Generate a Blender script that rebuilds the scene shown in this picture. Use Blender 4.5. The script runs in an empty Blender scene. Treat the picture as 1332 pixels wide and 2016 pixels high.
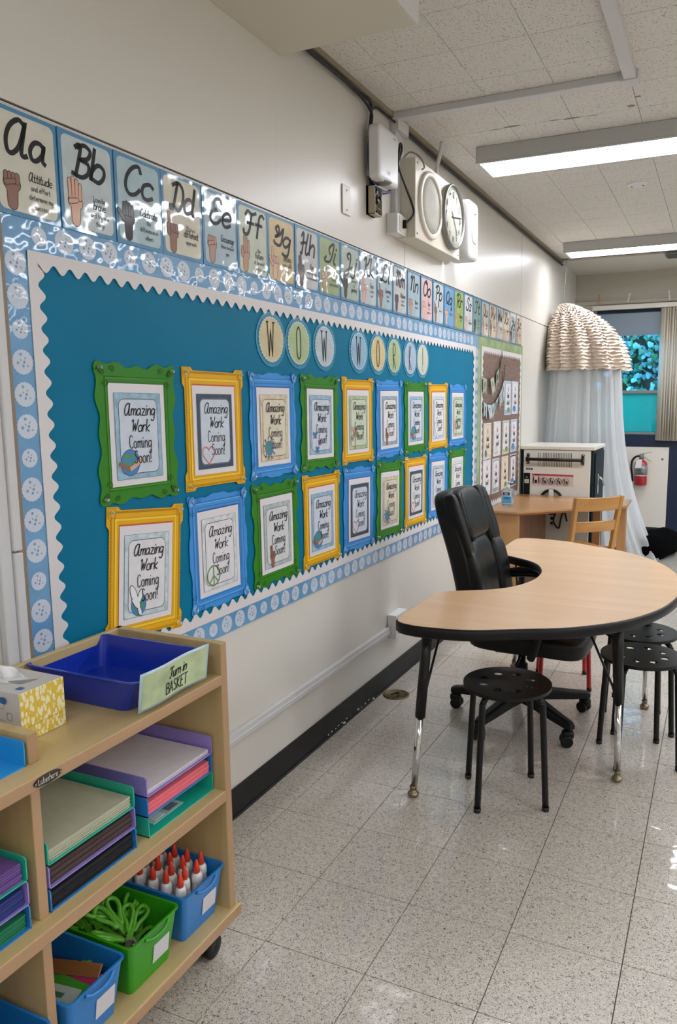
import bpy, bmesh, math, random
from mathutils import Vector, Matrix
random.seed(7)
SC = bpy.context.scene
COL = SC.collection
PI = math.pi

# ---------------------------------------------------------------- camera
CAM = (1.5265, 0.0, 1.4777)
YAW, PITCH, ROLL = 0.4199, 0.1452, -0.0054
fw = Vector((-math.sin(YAW)*math.cos(PITCH), math.cos(YAW)*math.cos(PITCH), -math.sin(PITCH)))
rt = Vector((math.cos(YAW), math.sin(YAW), 0.0))
up = rt.cross(fw)
rt2 = rt*math.cos(ROLL) + up*math.sin(ROLL)
up2 = up*math.cos(ROLL) - rt*math.sin(ROLL)
cd = bpy.data.cameras.new('camera')
cam = bpy.data.objects.new('camera', cd)
COL.objects.link(cam)
M3 = Matrix((rt2, up2, -fw)).transposed()
cam.matrix_world = Matrix.Translation(CAM) @ M3.to_4x4()
cd.sensor_fit = 'AUTO'
cd.sensor_width = 36.0
cd.lens = 1480.64/2016*36.0
cd.shift_x = -90.0/2016
cd.clip_start = 0.05
SC.camera = cam

# ---------------------------------------------------------------- world, exposure
LAMP = 20.0            # strength of every ceiling-lamp diffuser
SC.view_settings.view_transform = 'Standard'
SC.view_settings.look = 'None'
SC.view_settings.gamma = 1.0
SC.view_settings.use_curve_mapping = False
SC.view_settings.exposure = 0.14
w = bpy.data.worlds.new('sky'); SC.world = w
w.use_nodes = True
bg = w.node_tree.nodes['Background']
bg.inputs[0].default_value = (0.72, 0.86, 1.0, 1)
bg.inputs[1].default_value = 7.0

# ---------------------------------------------------------------- materials
def lin(c):
    if isinstance(c, str):
        c = tuple(int(c[i:i+2], 16)/255 for i in (0, 2, 4))
    return tuple((x/12.92 if x <= .04045 else ((x+.055)/1.055)**2.4) for x in c)
MC = {}
def mat(name, col, rough=.5, metal=0, coat=0, crough=.06, bump=0, bscale=60, var=0, vscale=6, stretch=(1,1,1), cbump=0, cscale=14, spec=.5, trans=0, alpha=1):
    if name in MC: return MC[name]
    m = bpy.data.materials.new(name); MC[name] = m
    m.use_nodes = True
    nt = m.node_tree; N = nt.nodes; L = nt.links
    b = N['Principled BSDF']
    c = lin(col)
    b.inputs['Base Color'].default_value = (*c, 1)
    b.inputs['Roughness'].default_value = rough
    b.inputs['Metallic'].default_value = metal
    b.inputs['Specular IOR Level'].default_value = spec
    b.inputs['Coat Weight'].default_value = coat
    b.inputs['Coat Roughness'].default_value = crough
    b.inputs['Transmission Weight'].default_value = trans
    b.inputs['Alpha'].default_value = alpha
    if var or bump or cbump:
        tc = N.new('ShaderNodeTexCoord'); mp = N.new('ShaderNodeMapping')
        mp.inputs['Scale'].default_value = stretch
        L.new(tc.outputs['Object'], mp.inputs['Vector'])
    if var:
        n = N.new('ShaderNodeTexNoise'); n.inputs['Scale'].default_value = vscale; n.inputs['Detail'].default_value = 5
        L.new(mp.outputs[0], n.inputs['Vector'])
        r = N.new('ShaderNodeValToRGB')
        r.color_ramp.elements[0].position = .3; r.color_ramp.elements[1].position = .7
        r.color_ramp.elements[0].color = (*[x*(1-var) for x in c], 1)
        r.color_ramp.elements[1].color = (*[min(1, x*(1+var)) for x in c], 1)
        L.new(n.outputs['Fac'], r.inputs[0]); L.new(r.outputs[0], b.inputs['Base Color'])
    if bump:
        n = N.new('ShaderNodeTexNoise'); n.inputs['Scale'].default_value = bscale; n.inputs['Detail'].default_value = 4
        L.new(mp.outputs[0], n.inputs['Vector'])
        bp = N.new('ShaderNodeBump'); bp.inputs['Strength'].default_value = bump; bp.inputs['Distance'].default_value = .01
        L.new(n.outputs['Fac'], bp.inputs['Height']); L.new(bp.outputs[0], b.inputs['Normal'])
    if cbump:
        n = N.new('ShaderNodeTexNoise'); n.inputs['Scale'].default_value = cscale; n.inputs['Detail'].default_value = 2
        L.new(mp.outputs[0], n.inputs['Vector'])
        bp = N.new('ShaderNodeBump'); bp.inputs['Strength'].default_value = cbump; bp.inputs['Distance'].default_value = .02
        L.new(n.outputs['Fac'], bp.inputs['Height']); L.new(bp.outputs[0], b.inputs['Coat Normal'])
    return m

def emission(name, col, s):
    m = bpy.data.materials.new(name); m.use_nodes = True
    nt = m.node_tree; nt.nodes.clear()
    e = nt.nodes.new('ShaderNodeEmission'); o = nt.nodes.new('ShaderNodeOutputMaterial')
    e.inputs[0].default_value = (*lin(col), 1); e.inputs[1].default_value = s
    nt.links.new(e.outputs[0], o.inputs[0]); return m

def wood(name, col, dark, scale=1.0, axis=1, rough=.4, coat=0.2, contrast=.5):
    m = bpy.data.materials.new(name); m.use_nodes = True
    nt = m.node_tree; N = nt.nodes; L = nt.links; b = N['Principled BSDF']
    tc = N.new('ShaderNodeTexCoord'); mp = N.new('ShaderNodeMapping')
    s = [22*scale]*3; s[axis] = 1.6*scale
    mp.inputs['Scale'].default_value = s
    L.new(tc.outputs['Object'], mp.inputs[0])
    n = N.new('ShaderNodeTexNoise'); n.inputs['Scale'].default_value = 1.0; n.inputs['Detail'].default_value = 6; n.inputs['Distortion'].default_value = .6
    L.new(mp.outputs[0], n.inputs[0])
    r = N.new('ShaderNodeValToRGB')
    r.color_ramp.elements[0].position = .5-contrast*.5; r.color_ramp.elements[1].position = .5+contrast*.3
    r.color_ramp.elements[0].color = (*lin(dark), 1); r.color_ramp.elements[1].color = (*lin(col), 1)
    L.new(n.outputs['Fac'], r.inputs[0]); L.new(r.outputs[0], b.inputs['Base Color'])
    b.inputs['Roughness'].default_value = rough; b.inputs['Coat Weight'].default_value = coat; b.inputs['Coat Roughness'].default_value = .15
    return m

def floor_material():
    m = bpy.data.materials.new('speckled_vinyl_tile'); m.use_nodes = True
    nt = m.node_tree; N = nt.nodes; L = nt.links; b = N['Principled BSDF']
    g = N.new('ShaderNodeNewGeometry')
    oi = N.new('ShaderNodeObjectInfo')
    rot = N.new('ShaderNodeVectorMath'); rot.operation = 'ADD'
    sc = N.new('ShaderNodeVectorMath'); sc.operation = 'SCALE'; sc.inputs['Scale'].default_value = 17.0
    cmb = N.new('ShaderNodeCombineXYZ')
    L.new(oi.outputs['Random'], cmb.inputs[0]); L.new(oi.outputs['Random'], cmb.inputs[1])
    L.new(cmb.outputs[0], sc.inputs[0]); L.new(g.outputs['Position'], rot.inputs[0]); L.new(sc.outputs[0], rot.inputs[1])
    # dark flecks
    wn = N.new('ShaderNodeTexNoise'); wn.inputs['Scale'].default_value = 320; wn.inputs['Detail'].default_value = 1
    L.new(rot.outputs[0], wn.inputs[0])
    wr = N.new('ShaderNodeValToRGB'); wr.color_ramp.elements[0].position = .345; wr.color_ramp.elements[1].position = .40
    L.new(wn.outputs['Fac'], wr.inputs[0])
    w2 = N.new('ShaderNodeTexNoise'); w2.inputs['Scale'].default_value = 160; w2.inputs['Detail'].default_value = 2; w2.inputs['Distortion'].default_value = 1.5
    L.new(rot.outputs[0], w2.inputs[0])
    r2 = N.new('ShaderNodeValToRGB'); r2.color_ramp.elements[0].position = .36; r2.color_ramp.elements[1].position = .42
    L.new(w2.outputs['Fac'], r2.inputs[0])
    mul = N.new('ShaderNodeMath'); mul.operation = 'MULTIPLY'
    L.new(wr.outputs[0], mul.inputs[0]); L.new(r2.outputs[0], mul.inputs[1])
    n3 = N.new('ShaderNodeTexNoise'); n3.inputs['Scale'].default_value = 60; n3.inputs['Detail'].default_value = 3
    L.new(rot.outputs[0], n3.inputs[0])
    r3 = N.new('ShaderNodeValToRGB')
    r3.color_ramp.elements[0].position = .35; r3.color_ramp.elements[1].position = .65
    r3.color_ramp.elements[0].color = (*lin('bdb6aa'), 1); r3.color_ramp.elements[1].color = (*lin('cec7ba'), 1)
    L.new(n3.outputs['Fac'], r3.inputs[0])
    mx = N.new('ShaderNodeMixRGB'); mx.inputs[1].default_value = (*lin('5f584f'), 1)
    L.new(mul.outputs[0], mx.inputs[0]); L.new(r3.outputs[0], mx.inputs[2]); L.new(mx.outputs[0], b.inputs['Base Color'])
    b.inputs['Roughness'].default_value = .35
    b.inputs['Coat Weight'].default_value = 0.85; b.inputs['Coat Roughness'].default_value = .055
    # uneven wax
    n4 = N.new('ShaderNodeTexNoise'); n4.inputs['Scale'].default_value = 9; n4.inputs['Detail'].default_value = 2
    L.new(rot.outputs[0], n4.inputs[0])
    bp = N.new('ShaderNodeBump'); bp.inputs['Strength'].default_value = .11; bp.inputs['Distance'].default_value = .02
    L.new(n4.outputs['Fac'], bp.inputs['Height']); L.new(bp.outputs[0], b.inputs['Coat Normal'])
    return m

def ceiling_material():
    m = bpy.data.materials.new('pitted_acoustic_tile'); m.use_nodes = True
    nt = m.node_tree; N = nt.nodes; L = nt.links; b = N['Principled BSDF']
    g = N.new('ShaderNodeNewGeometry')
    n = N.new('ShaderNodeTexNoise'); n.inputs['Scale'].default_value = 185; n.inputs['Detail'].default_value = 1
    L.new(g.outputs['Position'], n.inputs[0])
    r = N.new('ShaderNodeValToRGB'); r.color_ramp.elements[0].position = .32; r.color_ramp.elements[1].position = .37
    r.color_ramp.elements[0].color = (*lin('938e87'), 1); r.color_ramp.elements[1].color = (*lin('d8d4ce'), 1)
    L.new(n.outputs['Fac'], r.inputs[0]); L.new(r.outputs[0], b.inputs['Base Color'])
    bp = N.new('ShaderNodeBump'); bp.inputs['Strength'].default_value = .3; bp.inputs['Distance'].default_value = .004
    L.new(n.outputs['Fac'], bp.inputs['Height']); L.new(bp.outputs[0], b.inputs['Normal'])
    b.inputs['Roughness'].default_value = .9
    return m

def film(name, col, opac, rough=.1, gloss=.08):
    m = bpy.data.materials.new(name); m.use_nodes = True
    nt = m.node_tree; N = nt.nodes; L = nt.links; N.clear()
    o = N.new('ShaderNodeOutputMaterial'); t = N.new('ShaderNodeBsdfTransparent'); g = N.new('ShaderNodeBsdfGlossy')
    t.inputs[0].default_value = (*lin(col), 1); g.inputs['Roughness'].default_value = rough
    x = N.new('ShaderNodeMixShader'); x.inputs[0].default_value = gloss
    L.new(t.outputs[0], x.inputs[1]); L.new(g.outputs[0], x.inputs[2])
    if opac:
        d = N.new('ShaderNodeBsdfDiffuse'); tr = N.new('ShaderNodeBsdfTranslucent'); a = N.new('ShaderNodeMixShader')
        d.inputs[0].default_value = (*lin(col), 1); tr.inputs[0].default_value = (*lin(col), 1)
        a.inputs[0].default_value = .45
        L.new(d.outputs[0], a.inputs[1]); L.new(tr.outputs[0], a.inputs[2])
        y = N.new('ShaderNodeMixShader'); y.inputs[0].default_value = opac
        L.new(x.outputs[0], y.inputs[1]); L.new(a.outputs[0], y.inputs[2]); L.new(y.outputs[0], o.inputs[0])
    else:
        L.new(x.outputs[0], o.inputs[0])
    return m

# ---------------------------------------------------------------- mesh helpers
LOC = {}
class MB:
    def __init__(s): s.v = []; s.f = []; s.m = []; s.s = []
    def add(s, vs, fs, mi=0, sm=False):
        o = len(s.v); s.v += [tuple(p) for p in vs]
        for f in fs: s.f.append([i+o for i in f]); s.m.append(mi); s.s.append(sm)
        return s
    def box(s, x0, y0, z0, x1, y1, z1, mi=0, front=None):
        vs = [(x0,y0,z0),(x1,y0,z0),(x1,y1,z0),(x0,y1,z0),(x0,y0,z1),(x1,y0,z1),(x1,y1,z1),(x0,y1,z1)]
        fs = [(0,3,2,1),(4,5,6,7),(0,1,5,4),(1,2,6,5),(2,3,7,6),(3,0,4,7)]
        s.add(vs, fs, mi)
        if front is not None: s.m[-3] = front
        return s
    def obox(s, c, ax, ay, az, mi=0):
        c = Vector(c); ax = Vector(ax); ay = Vector(ay); az = Vector(az)
        vs = [c+ax*i+ay*j+az*k for k in (-1,1) for i, j in ((-1,-1),(1,-1),(1,1),(-1,1))]
        return s.add(vs, [(0,3,2,1),(4,5,6,7),(0,1,5,4),(1,2,6,5),(2,3,7,6),(3,0,4,7)], mi)
    def tube(s, pts, r, n=8, mi=0, caps=True, closed=False):
        P = [Vector(p) for p in pts]; k = len(P)
        R = r if isinstance(r, (list, tuple)) else [r]*k
        T = []
        for i in range(k):
            a = P[i-1] if (i > 0 or closed) else P[i]; b = P[(i+1) % k] if (i < k-1 or closed) else P[i]
            T.append((b-a).normalized())
        u = T[0].orthogonal().normalized(); vs = []
        for i in range(k):
            u = (u - T[i]*u.dot(T[i])).normalized(); v = T[i].cross(u)
            for j in range(n):
                a = 2*PI*j/n; vs.append(P[i]+(u*math.cos(a)+v*math.sin(a))*R[i])
        fs = []
        for i in range(k if closed else k-1):
            i2 = (i+1) % k
            for j in range(n):
                j2 = (j+1) % n; fs.append((i*n+j, i*n+j2, i2*n+j2, i2*n+j))
        s.add(vs, fs, mi, True)
        if caps and not closed:
            o = len(s.v)-k*n
            s.f.append([o+j for j in range(n)][::-1]); s.m.append(mi); s.s.append(False)
            s.f.append([o+(k-1)*n+j for j in range(n)]); s.m.append(mi); s.s.append(False)
        return s
    def cyl(s, a, b, r0, r1=None, n=16, mi=0): return s.tube([a, b], [r0, r0 if r1 is None else r1], n, mi)
    def lathe(s, prof, c=(0,0,0), n=24, mi=0, axis='z', sm=True, caps=True):
        vs = []
        for r, h in prof:
            for j in range(n):
                a = 2*PI*j/n; p = (r*math.cos(a), r*math.sin(a), h)
                if axis == 'x': p = (h, p[0], p[1])
                if axis == 'y': p = (p[1], h, p[0])
                vs.append((p[0]+c[0], p[1]+c[1], p[2]+c[2]))
        fs = []
        for i in range(len(prof)-1):
            for j in range(n):
                j2 = (j+1) % n; fs.append((i*n+j, i*n+j2, (i+1)*n+j2, (i+1)*n+j))
        s.add(vs, fs, mi, sm)
        o = len(s.v)-len(vs)
        if caps and prof[0][0] > 1e-5: s.f.append([o+j for j in range(n)][::-1]); s.m.append(mi); s.s.append(False)
        if caps and prof[-1][0] > 1e-5: s.f.append([o+(len(prof)-1)*n+j for j in range(n)]); s.m.append(mi); s.s.append(False)
        return s
    def prism(s, poly, h0, h1, axis='z', mi=0, side=None, sm=False):
        n = len(poly); side = mi if side is None else side
        def q(a, b, h): return {'z': (a, b, h), 'x': (h, a, b), 'y': (b, h, a)}[axis]
        s.add([q(a, b, h0) for a, b in poly]+[q(a, b, h1) for a, b in poly], [], mi)
        o = len(s.v)-2*n
        s.f.append([o+i for i in range(n)][::-1]); s.m.append(mi); s.s.append(False)
        s.f.append([o+n+i for i in range(n)]); s.m.append(mi); s.s.append(False)
        for i in range(n):
            j = (i+1) % n; s.f.append([o+i, o+j, o+n+j, o+n+i]); s.m.append(side); s.s.append(sm)
        return s
    def ringprism(s, out, inn, h0, h1, axis='x', mi=0):
        n = len(out)
        def q(p, h): return {'z': (p[0], p[1], h), 'x': (h, p[0], p[1]), 'y': (p[1], h, p[0])}[axis]
        vs = [q(p, h0) for p in out]+[q(p, h1) for p in out]+[q(p, h1) for p in inn]+[q(p, h0) for p in inn]
        fs = []
        for i in range(n):
            j = (i+1) % n
            for a in range(4):
                b = (a+1) % 4; fs.append((a*n+i, a*n+j, b*n+j, b*n+i))
        return s.add(vs, fs, mi)
    def pillow(s, sx, sy, sz, k=4.0, n=8, fn=None, mi=0):
        idx = {}; vs = []; fs = []
        def vid(p):
            key = tuple(round(c*n) for c in p)
            if key not in idx:
                L = (abs(p[0])**k+abs(p[1])**k+abs(p[2])**k)**(1/k)
                q = Vector((p[0]/L*sx, p[1]/L*sy, p[2]/L*sz))
                idx[key] = len(vs); vs.append(fn(q) if fn else q)
            return idx[key]
        for ax in range(3):
            for sg in (-1, 1):
                for i in range(n):
                    for j in range(n):
                        c = []
                        for a, b in ((i,j),(i+1,j),(i+1,j+1),(i,j+1)):
                            p = [0,0,0]; p[ax] = sg; p[(ax+1)%3] = 2*a/n-1; p[(ax+2)%3] = 2*b/n-1
                            c.append(vid(p))
                        fs.append(c if sg > 0 else c[::-1])
        return s.add(vs, fs, mi, True)
    def grid(s, fn, nu, nv, mi=0, wrapu=False, sm=True):
        vs = [fn(i/nu, j/nv) for j in range(nv+1) for i in range(nu if wrapu else nu+1)]
        W = nu if wrapu else nu+1; fs = []
        for j in range(nv):
            for i in range(nu):
                i2 = (i+1) % W; fs.append((j*W+i, j*W+i2, (j+1)*W+i2, (j+1)*W+i))
        return s.add(vs, fs, mi, sm)
    def build(s, name, mats, parent=None, bevel=0, seg=2, origin=None):
        o = LOC.get(parent, (0,0,0)) if parent else (origin or (0,0,0))
        me = bpy.data.meshes.new(name)
        me.from_pydata([(a-o[0], b-o[1], c-o[2]) for a, b, c in s.v], [], s.f)
        if not isinstance(mats, (list, tuple)): mats = [mats]
        for m in mats: me.materials.append(m)
        me.polygons.foreach_set('material_index', s.m)
        me.polygons.foreach_set('use_smooth', s.s)
        me.update()
        ob = bpy.data.objects.new(name, me); COL.objects.link(ob)
        if parent: ob.parent = parent; LOC[ob] = o
        else: ob.location = o; LOC[ob] = o
        if bevel:
            b = ob.modifiers.new('bevel', 'BEVEL'); b.width = bevel; b.segments = seg; b.limit_method = 'ANGLE'; b.angle_limit = .6
        return ob

def tag(o, label, cat, group=None, kind=None):
    if label: o['label'] = label
    if cat: o['category'] = cat
    if group: o['group'] = group
    if kind: o['kind'] = kind
    return o
def thing(name, label, cat, loc=(0,0,0), group=None):
    o = bpy.data.objects.new(name, None); COL.objects.link(o)
    o.empty_display_size = .05; o.location = loc; LOC[o] = tuple(loc)
    return tag(o, label, cat, group)
def struct(o, label=None):
    o['kind'] = 'structure'
    if label: o['label'] = label
    return o
def dup(root, loc=None, rotz=0, label=None, group=None):
    def cp(o, par):
        c = o.copy(); COL.objects.link(c)
        if par: c.parent = par
        for ch in [x for x in bpy.data.objects if x.parent == o and x != c]: cp(ch, c)
        return c
    c = cp(root, None)
    if loc: c.location = loc
    c.rotation_euler = (0, 0, rotz)
    if label: c['label'] = label
    if group: c['group'] = group
    return c
def link_copy(o, parent=None, loc=None, rot=None, mesh=None):
    c = o.copy(); COL.objects.link(c)
    if mesh: c.data = mesh
    if parent: c.parent = parent
    if loc: c.location = loc
    if rot: c.rotation_euler = rot
    return c

def catmull(pts, sub=5, closed=False):
    P = [Vector(p) for p in pts]; n = len(P); out = []
    for i in range(n if closed else n-1):
        p1 = P[i]; p2 = P[(i+1) % n]
        if (p2-p1).length < 1e-7: continue
        p0 = P[(i-1) % n] if (i > 0 or closed) else p1
        p3 = P[(i+2) % n] if (i < n-2 or closed) else p2
        for k in range(sub):
            t = k/sub
            out.append(.5*((2*p1)+(p2-p0)*t+(2*p0-5*p1+4*p2-p3)*t*t+(3*p1-p0-3*p2+p3)*t**3))
    if not closed: out.append(P[-1])
    return out

# ---------------------------------------------------------------- handwriting (single strokes)
LOW = {
'a':"4.5,4.8 3.2,6 1.4,5.6 .4,3 1.2,.4 2.8,.4 4.4,3 4.5,6 4.5,6 4.5,1.2 5.4,0",'b':".5,11 .5,0 .5,0 .5,3 2,6 4,5.2 4.4,2.5 3,.1 .5,1",
'c':"4.2,5 2.8,6 .9,5 .4,3 1,.7 2.6,0 4.4,1",'d':"4.5,4.5 3,6 1.2,5.4 .4,3 1.2,.4 2.8,.3 4.5,2.5 4.5,11 4.5,11 4.5,1 5.3,0",
'e':".5,2.8 4.3,3.6 3.6,5.8 2,6 .6,4.4 .5,2 1.6,.2 3,.1 4.4,1.2",'f':"4,10 3,11 1.8,10 1.5,7 1.5,0|0,6 3.4,6",
'g':"4.5,4.8 3,6 1.2,5.4 .4,3 1.2,.6 2.8,.6 4.4,3 4.5,6 4.5,6 4.4,-3 3,-5 .8,-4",'h':".5,11 .5,0 .5,0 .6,3.4 2.4,6 4,5 4.2,0",
'i':".8,6 .8,1 1.6,0|.8,8.2 .9,8.7",'j':"1.8,6 1.8,-3 .8,-5 -.6,-4|1.8,8.2 1.9,8.7",'k':".5,11 .5,0|3.8,6 .6,2.6 .6,2.6 4,0",
'l':".8,11 .8,1 1.6,0",'m':".5,6 .5,0 .5,0 .6,4 2,6 3.2,5 3.3,0 3.3,0 3.4,4 4.8,6 6,5 6.1,0",'n':".5,6 .5,0 .5,0 .6,3.6 2.4,6 4,5 4.2,0",
'o':"2.4,6 .8,5 .4,3 .9,.8 2.4,0 3.9,.8 4.3,3 3.8,5.2 2.4,6",'p':".5,6 .5,-5|.5,3.5 2,6 4,5.2 4.4,2.8 3.2,.2 .6,1",
'q':"4.4,4.8 3,6 1.2,5.4 .4,3 1.2,.4 2.8,.4 4.4,3 4.4,6 4.4,6 4.4,-5 5.6,-3.6",'r':".5,6 .5,0 .5,0 .7,4 2,6 3.4,5.6",
's':"3.6,5 2.2,6 .8,5 1.2,3.6 3,2.6 3.4,1 2,0 .3,.8",'t':"1.6,9.5 1.6,1.2 2.6,0 3.6,.8|0,6 3.4,6",'u':".5,6 .6,1.6 1.8,0 3.4,1 4.2,4 4.2,6 4.2,6 4.3,1 5,0",
'v':".3,6 2.2,0 2.2,0 4.2,6",'w':".3,6 1.6,0 1.6,0 3.2,5 3.2,5 4.6,0 4.6,0 6,6",'x':".4,6 4,0|4,6 .4,0",'y':".5,6 .8,2 2,.6 3.6,2 4.2,6 4.2,6 4,-3 2.6,-5 .6,-4",
'z':".5,6 4,6 4,6 .5,0 .5,0 4.2,0","'":"1,11 .8,9",'!':"1,11 1,3|1,.6 1,0",'.':"1,.4 1.2,0"}
CUR = {
'A':"5.5,9.5 3.5,11 1.2,8.5 .4,4.5 1.2,.8 2.8,.3 4.6,3.5 5.6,11 5.6,11 5.3,2 6,.2 7,.6",'B':"1,9.5 2,10.6 2.6,9 2.2,0|1.6,9.6 3.6,11 5.6,9.6 5,6.8 2.6,5.8 2.6,5.8 5.4,5 5.8,2 4,0 1.2,.6",
'C':"5.4,9 4.4,11 2.4,10 .8,6.5 .8,2.5 2.4,.1 4.4,.6 5.8,2.6",'D':"3,10.5 2.6,5 2.2,.6 1,.2 .8,1.4 2.6,1.4 4.6,0 6.2,3.6 5.8,8.6 3.4,11 1,9.6",
'E':"5.2,9.4 4,11 2,10 2,7 3.6,6 3.6,6 1.4,5 .8,2 2.4,0 4.4,.6 5.6,2.4",'F':".6,9 1.6,11 4,10 6,11|3.8,10.2 3.6,3 2.6,.2 .8,.6 .6,2|2,5.6 5.4,5.8",
'G':"2,7.5 1,9.5 2.4,11 3.2,8 2,5 1.4,4.6 4,6.5 5.6,10.8 5.6,10.8 5.4,2 4,0 1.6,.8 1,2",'H':".8,9 1.8,11 2.4,9 2,.4 1,.2|5.4,11 4.8,6 4.6,1 5.6,0 6.4,1|.8,5 3,6 5,6",
'I':"2.6,5 1.8,8 3.4,11 3.4,2 2,.2 .8,1.2 1.2,3",'J':"2.4,7 1,9.4 2.6,11 3.6,8 3.6,-2 2.2,-4.6 1,-3 3.4,0 5.6,2",
'K':".8,9 1.8,11 2.4,9 2,0|5.6,11 4.4,7.5 2.4,5.4 2.4,5.4 4,3 5,0 6,.6",'L':".8,7 3.4,8.6 4,10.6 2.8,11 2.4,8 2.2,1.4 1,.2 .8,1.2 2.6,.8 4.4,0 5.6,1",
'M':".6,9 1.6,11 2,9 1.8,0 1.8,0 2.4,8 3.6,10.8 4.2,9 4.2,0 4.2,0 5,8 6.2,10.8 6.8,9 6.8,1 8,0",'N':".6,9 1.6,11 2,9 1.8,0 1.8,0 2.6,8 4.2,10.8 5,9 5,1 6.2,0",
'O':"3.4,11 1.2,9 .6,4.5 2,.4 4.2,.4 5.8,4 5.4,9 3.4,11 2.6,9.6 4.6,9",'P':".8,9 1.8,10.8 2.4,9 2.2,0|1.6,9.6 3.8,11 5.8,9.4 5.2,6 2.6,5",
'Q':"3.4,11 1.2,9 .6,4.5 2,.4 4.2,.4 5.8,4 5.4,9 3.4,11|3.4,2.4 4.8,0 6.4,-.6",'R':".8,9 1.8,10.8 2.4,9 2.2,0|1.6,9.6 3.8,11 5.8,9.4 5.2,6 2.6,5 2.6,5 4.2,3 5.2,.2 6.2,.6",
'S':"5,9 4,11 2.2,10 2.4,7.4 4.4,4.4 4.4,1.6 2.6,0 .8,1.2 1.4,2.6",'T':".6,9 1.6,11 4,10 6.2,11|4,10 3.8,3 2.8,.2 1,.8",
'U':".6,9.5 1.6,11 2,9 1.8,3 2.8,.2 4.4,1.4 5.2,6 5.2,11 5.2,11 5.2,1.4 6.4,0",'V':".6,9.5 1.6,11 2.2,9 3,.2 3,.2 5,8 6,11",
'W':".4,9.5 1.4,11 1.8,9 2.2,.2 2.2,.2 4,8 4,8 4.6,.2 4.6,.2 6.4,8 6.8,11",'X':".6,9.6 1.6,11 2.4,9.5 4.4,1 5.2,0 6.2,.8|6,10.6 4.6,10 2,1.4 .8,.2",
'Y':".6,9.5 1.6,11 2,9 2,6 3.4,5 5,7 5.4,11 5.4,11 5.2,-1 4,-4 2,-4.4 2,-2.6 4.4,0 6,1.6",'Z':"1,9.4 2,11 4,10 5.4,11 5.4,11 1,5 1,5 4,4 4.6,0 3.4,-4 1.4,-3.6 2.6,-.6 5.8,1.4"}
CAP = {'A':"0,0 2.5,11 2.5,11 5,0|1,4 4,4",'B':".5,0 .5,11 .5,11 4,10 4,7 .5,6 .5,6 4.6,5 4.6,1 .5,0",'C':"4.4,9.5 3,11 1,9.5 .4,5.5 1,1.5 3,0 4.6,1.5",
'E':"4,11 .5,11 .5,11 .5,0 .5,0 4.2,0|.5,6 3.4,6",'I':"1,11 1,0|0,11 2,11|0,0 2,0",'K':".5,11 .5,0|4.2,11 .6,5 .6,5 4.6,0",'L':".5,11 .5,0 .5,0 4,0",'N':".5,0 .5,11 .5,11 4.5,0 4.5,0 4.5,11",
'O':"2.5,11 .8,9.5 .4,5.5 .8,1.5 2.5,0 4.2,1.5 4.6,5.5 4.2,9.5 2.5,11",'P':".5,0 .5,11 .5,11 4,10 4,6 .5,5",'R':".5,0 .5,11 .5,11 4,10 4,6.5 .5,5.5 .5,5.5 4.6,0",'G':"4.4,9.5 3,11 1,9.5 .4,5.5 1,1.5 3,0 4.6,1.5 4.6,5 4.6,5 2.8,5",
'S':"4.2,9.6 2.6,11 .8,9.4 1.4,7 3.6,5 4.4,2.4 2.6,0 .4,1.4",'T':"0,11 5,11|2.5,11 2.5,0",'U':".5,11 .6,2 2.4,0 4.3,2 4.4,11",'W':"0,11 1.5,0 1.5,0 3,9 3,9 4.5,0 4.5,0 6,11|-.8,11 .8,11|5.2,11 6.8,11",'F':"4,11 .5,11 .5,11 .5,0|.5,6 3.4,6",'D':".5,0 .5,11 .5,11 3.6,9.5 4.4,5.5 3.6,1.5 .5,0",'H':".5,0 .5,11|4.5,0 4.5,11|.5,5.6 4.5,5.6",'M':".3,0 .6,11 .6,11 3,3 3,3 5.4,11 5.4,11 5.7,0",'V':"0,11 2.4,0 2.4,0 4.8,11"}
def glyph(s): return [[tuple(float(x) for x in p.split(',')) for p in st.split()] for st in s.split('|')]
GL = {'low': {k: glyph(v) for k, v in LOW.items()}, 'cur': {k: glyph(v) for k, v in CUR.items()}, 'cap': {k: glyph(v) for k, v in CAP.items()}}
DIG = {'1':"1,9 2.4,11 2.4,0",'2':".5,9 2,11 4,9.6 3.6,7 .4,0 .4,0 4.4,0",'3':".6,10 2.4,11 4,9 3,6.2 1.8,6 3,5.8 4.3,3 2.4,0 .4,1.2",'4':"3.4,0 3.4,11 3.4,11 .2,3.6 .2,3.6 4.6,3.6",'5':"4,11 .8,11 .8,11 .6,6 2.8,6.8 4.3,3.6 2.6,0 .4,1",'6':"3.8,10.6 1.4,7.6 .5,3 2.2,0 4.2,2.4 3,5.6 .8,4",'7':".4,11 4.4,11 4.4,11 1.8,0",'8':"2.4,6 .8,8.4 2.4,11 4,8.4 2.4,6 .4,3 2.4,0 4.4,3 2.4,6",'9':"4,8 2.4,5.6 .6,8.4 2.4,11 4.2,8.6 3.2,0",'0':"2.4,11 .5,5.5 2.4,0 4.3,5.5 2.4,11"}
GL['dig'] = {k: glyph(v) for k, v in DIG.items()}

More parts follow.
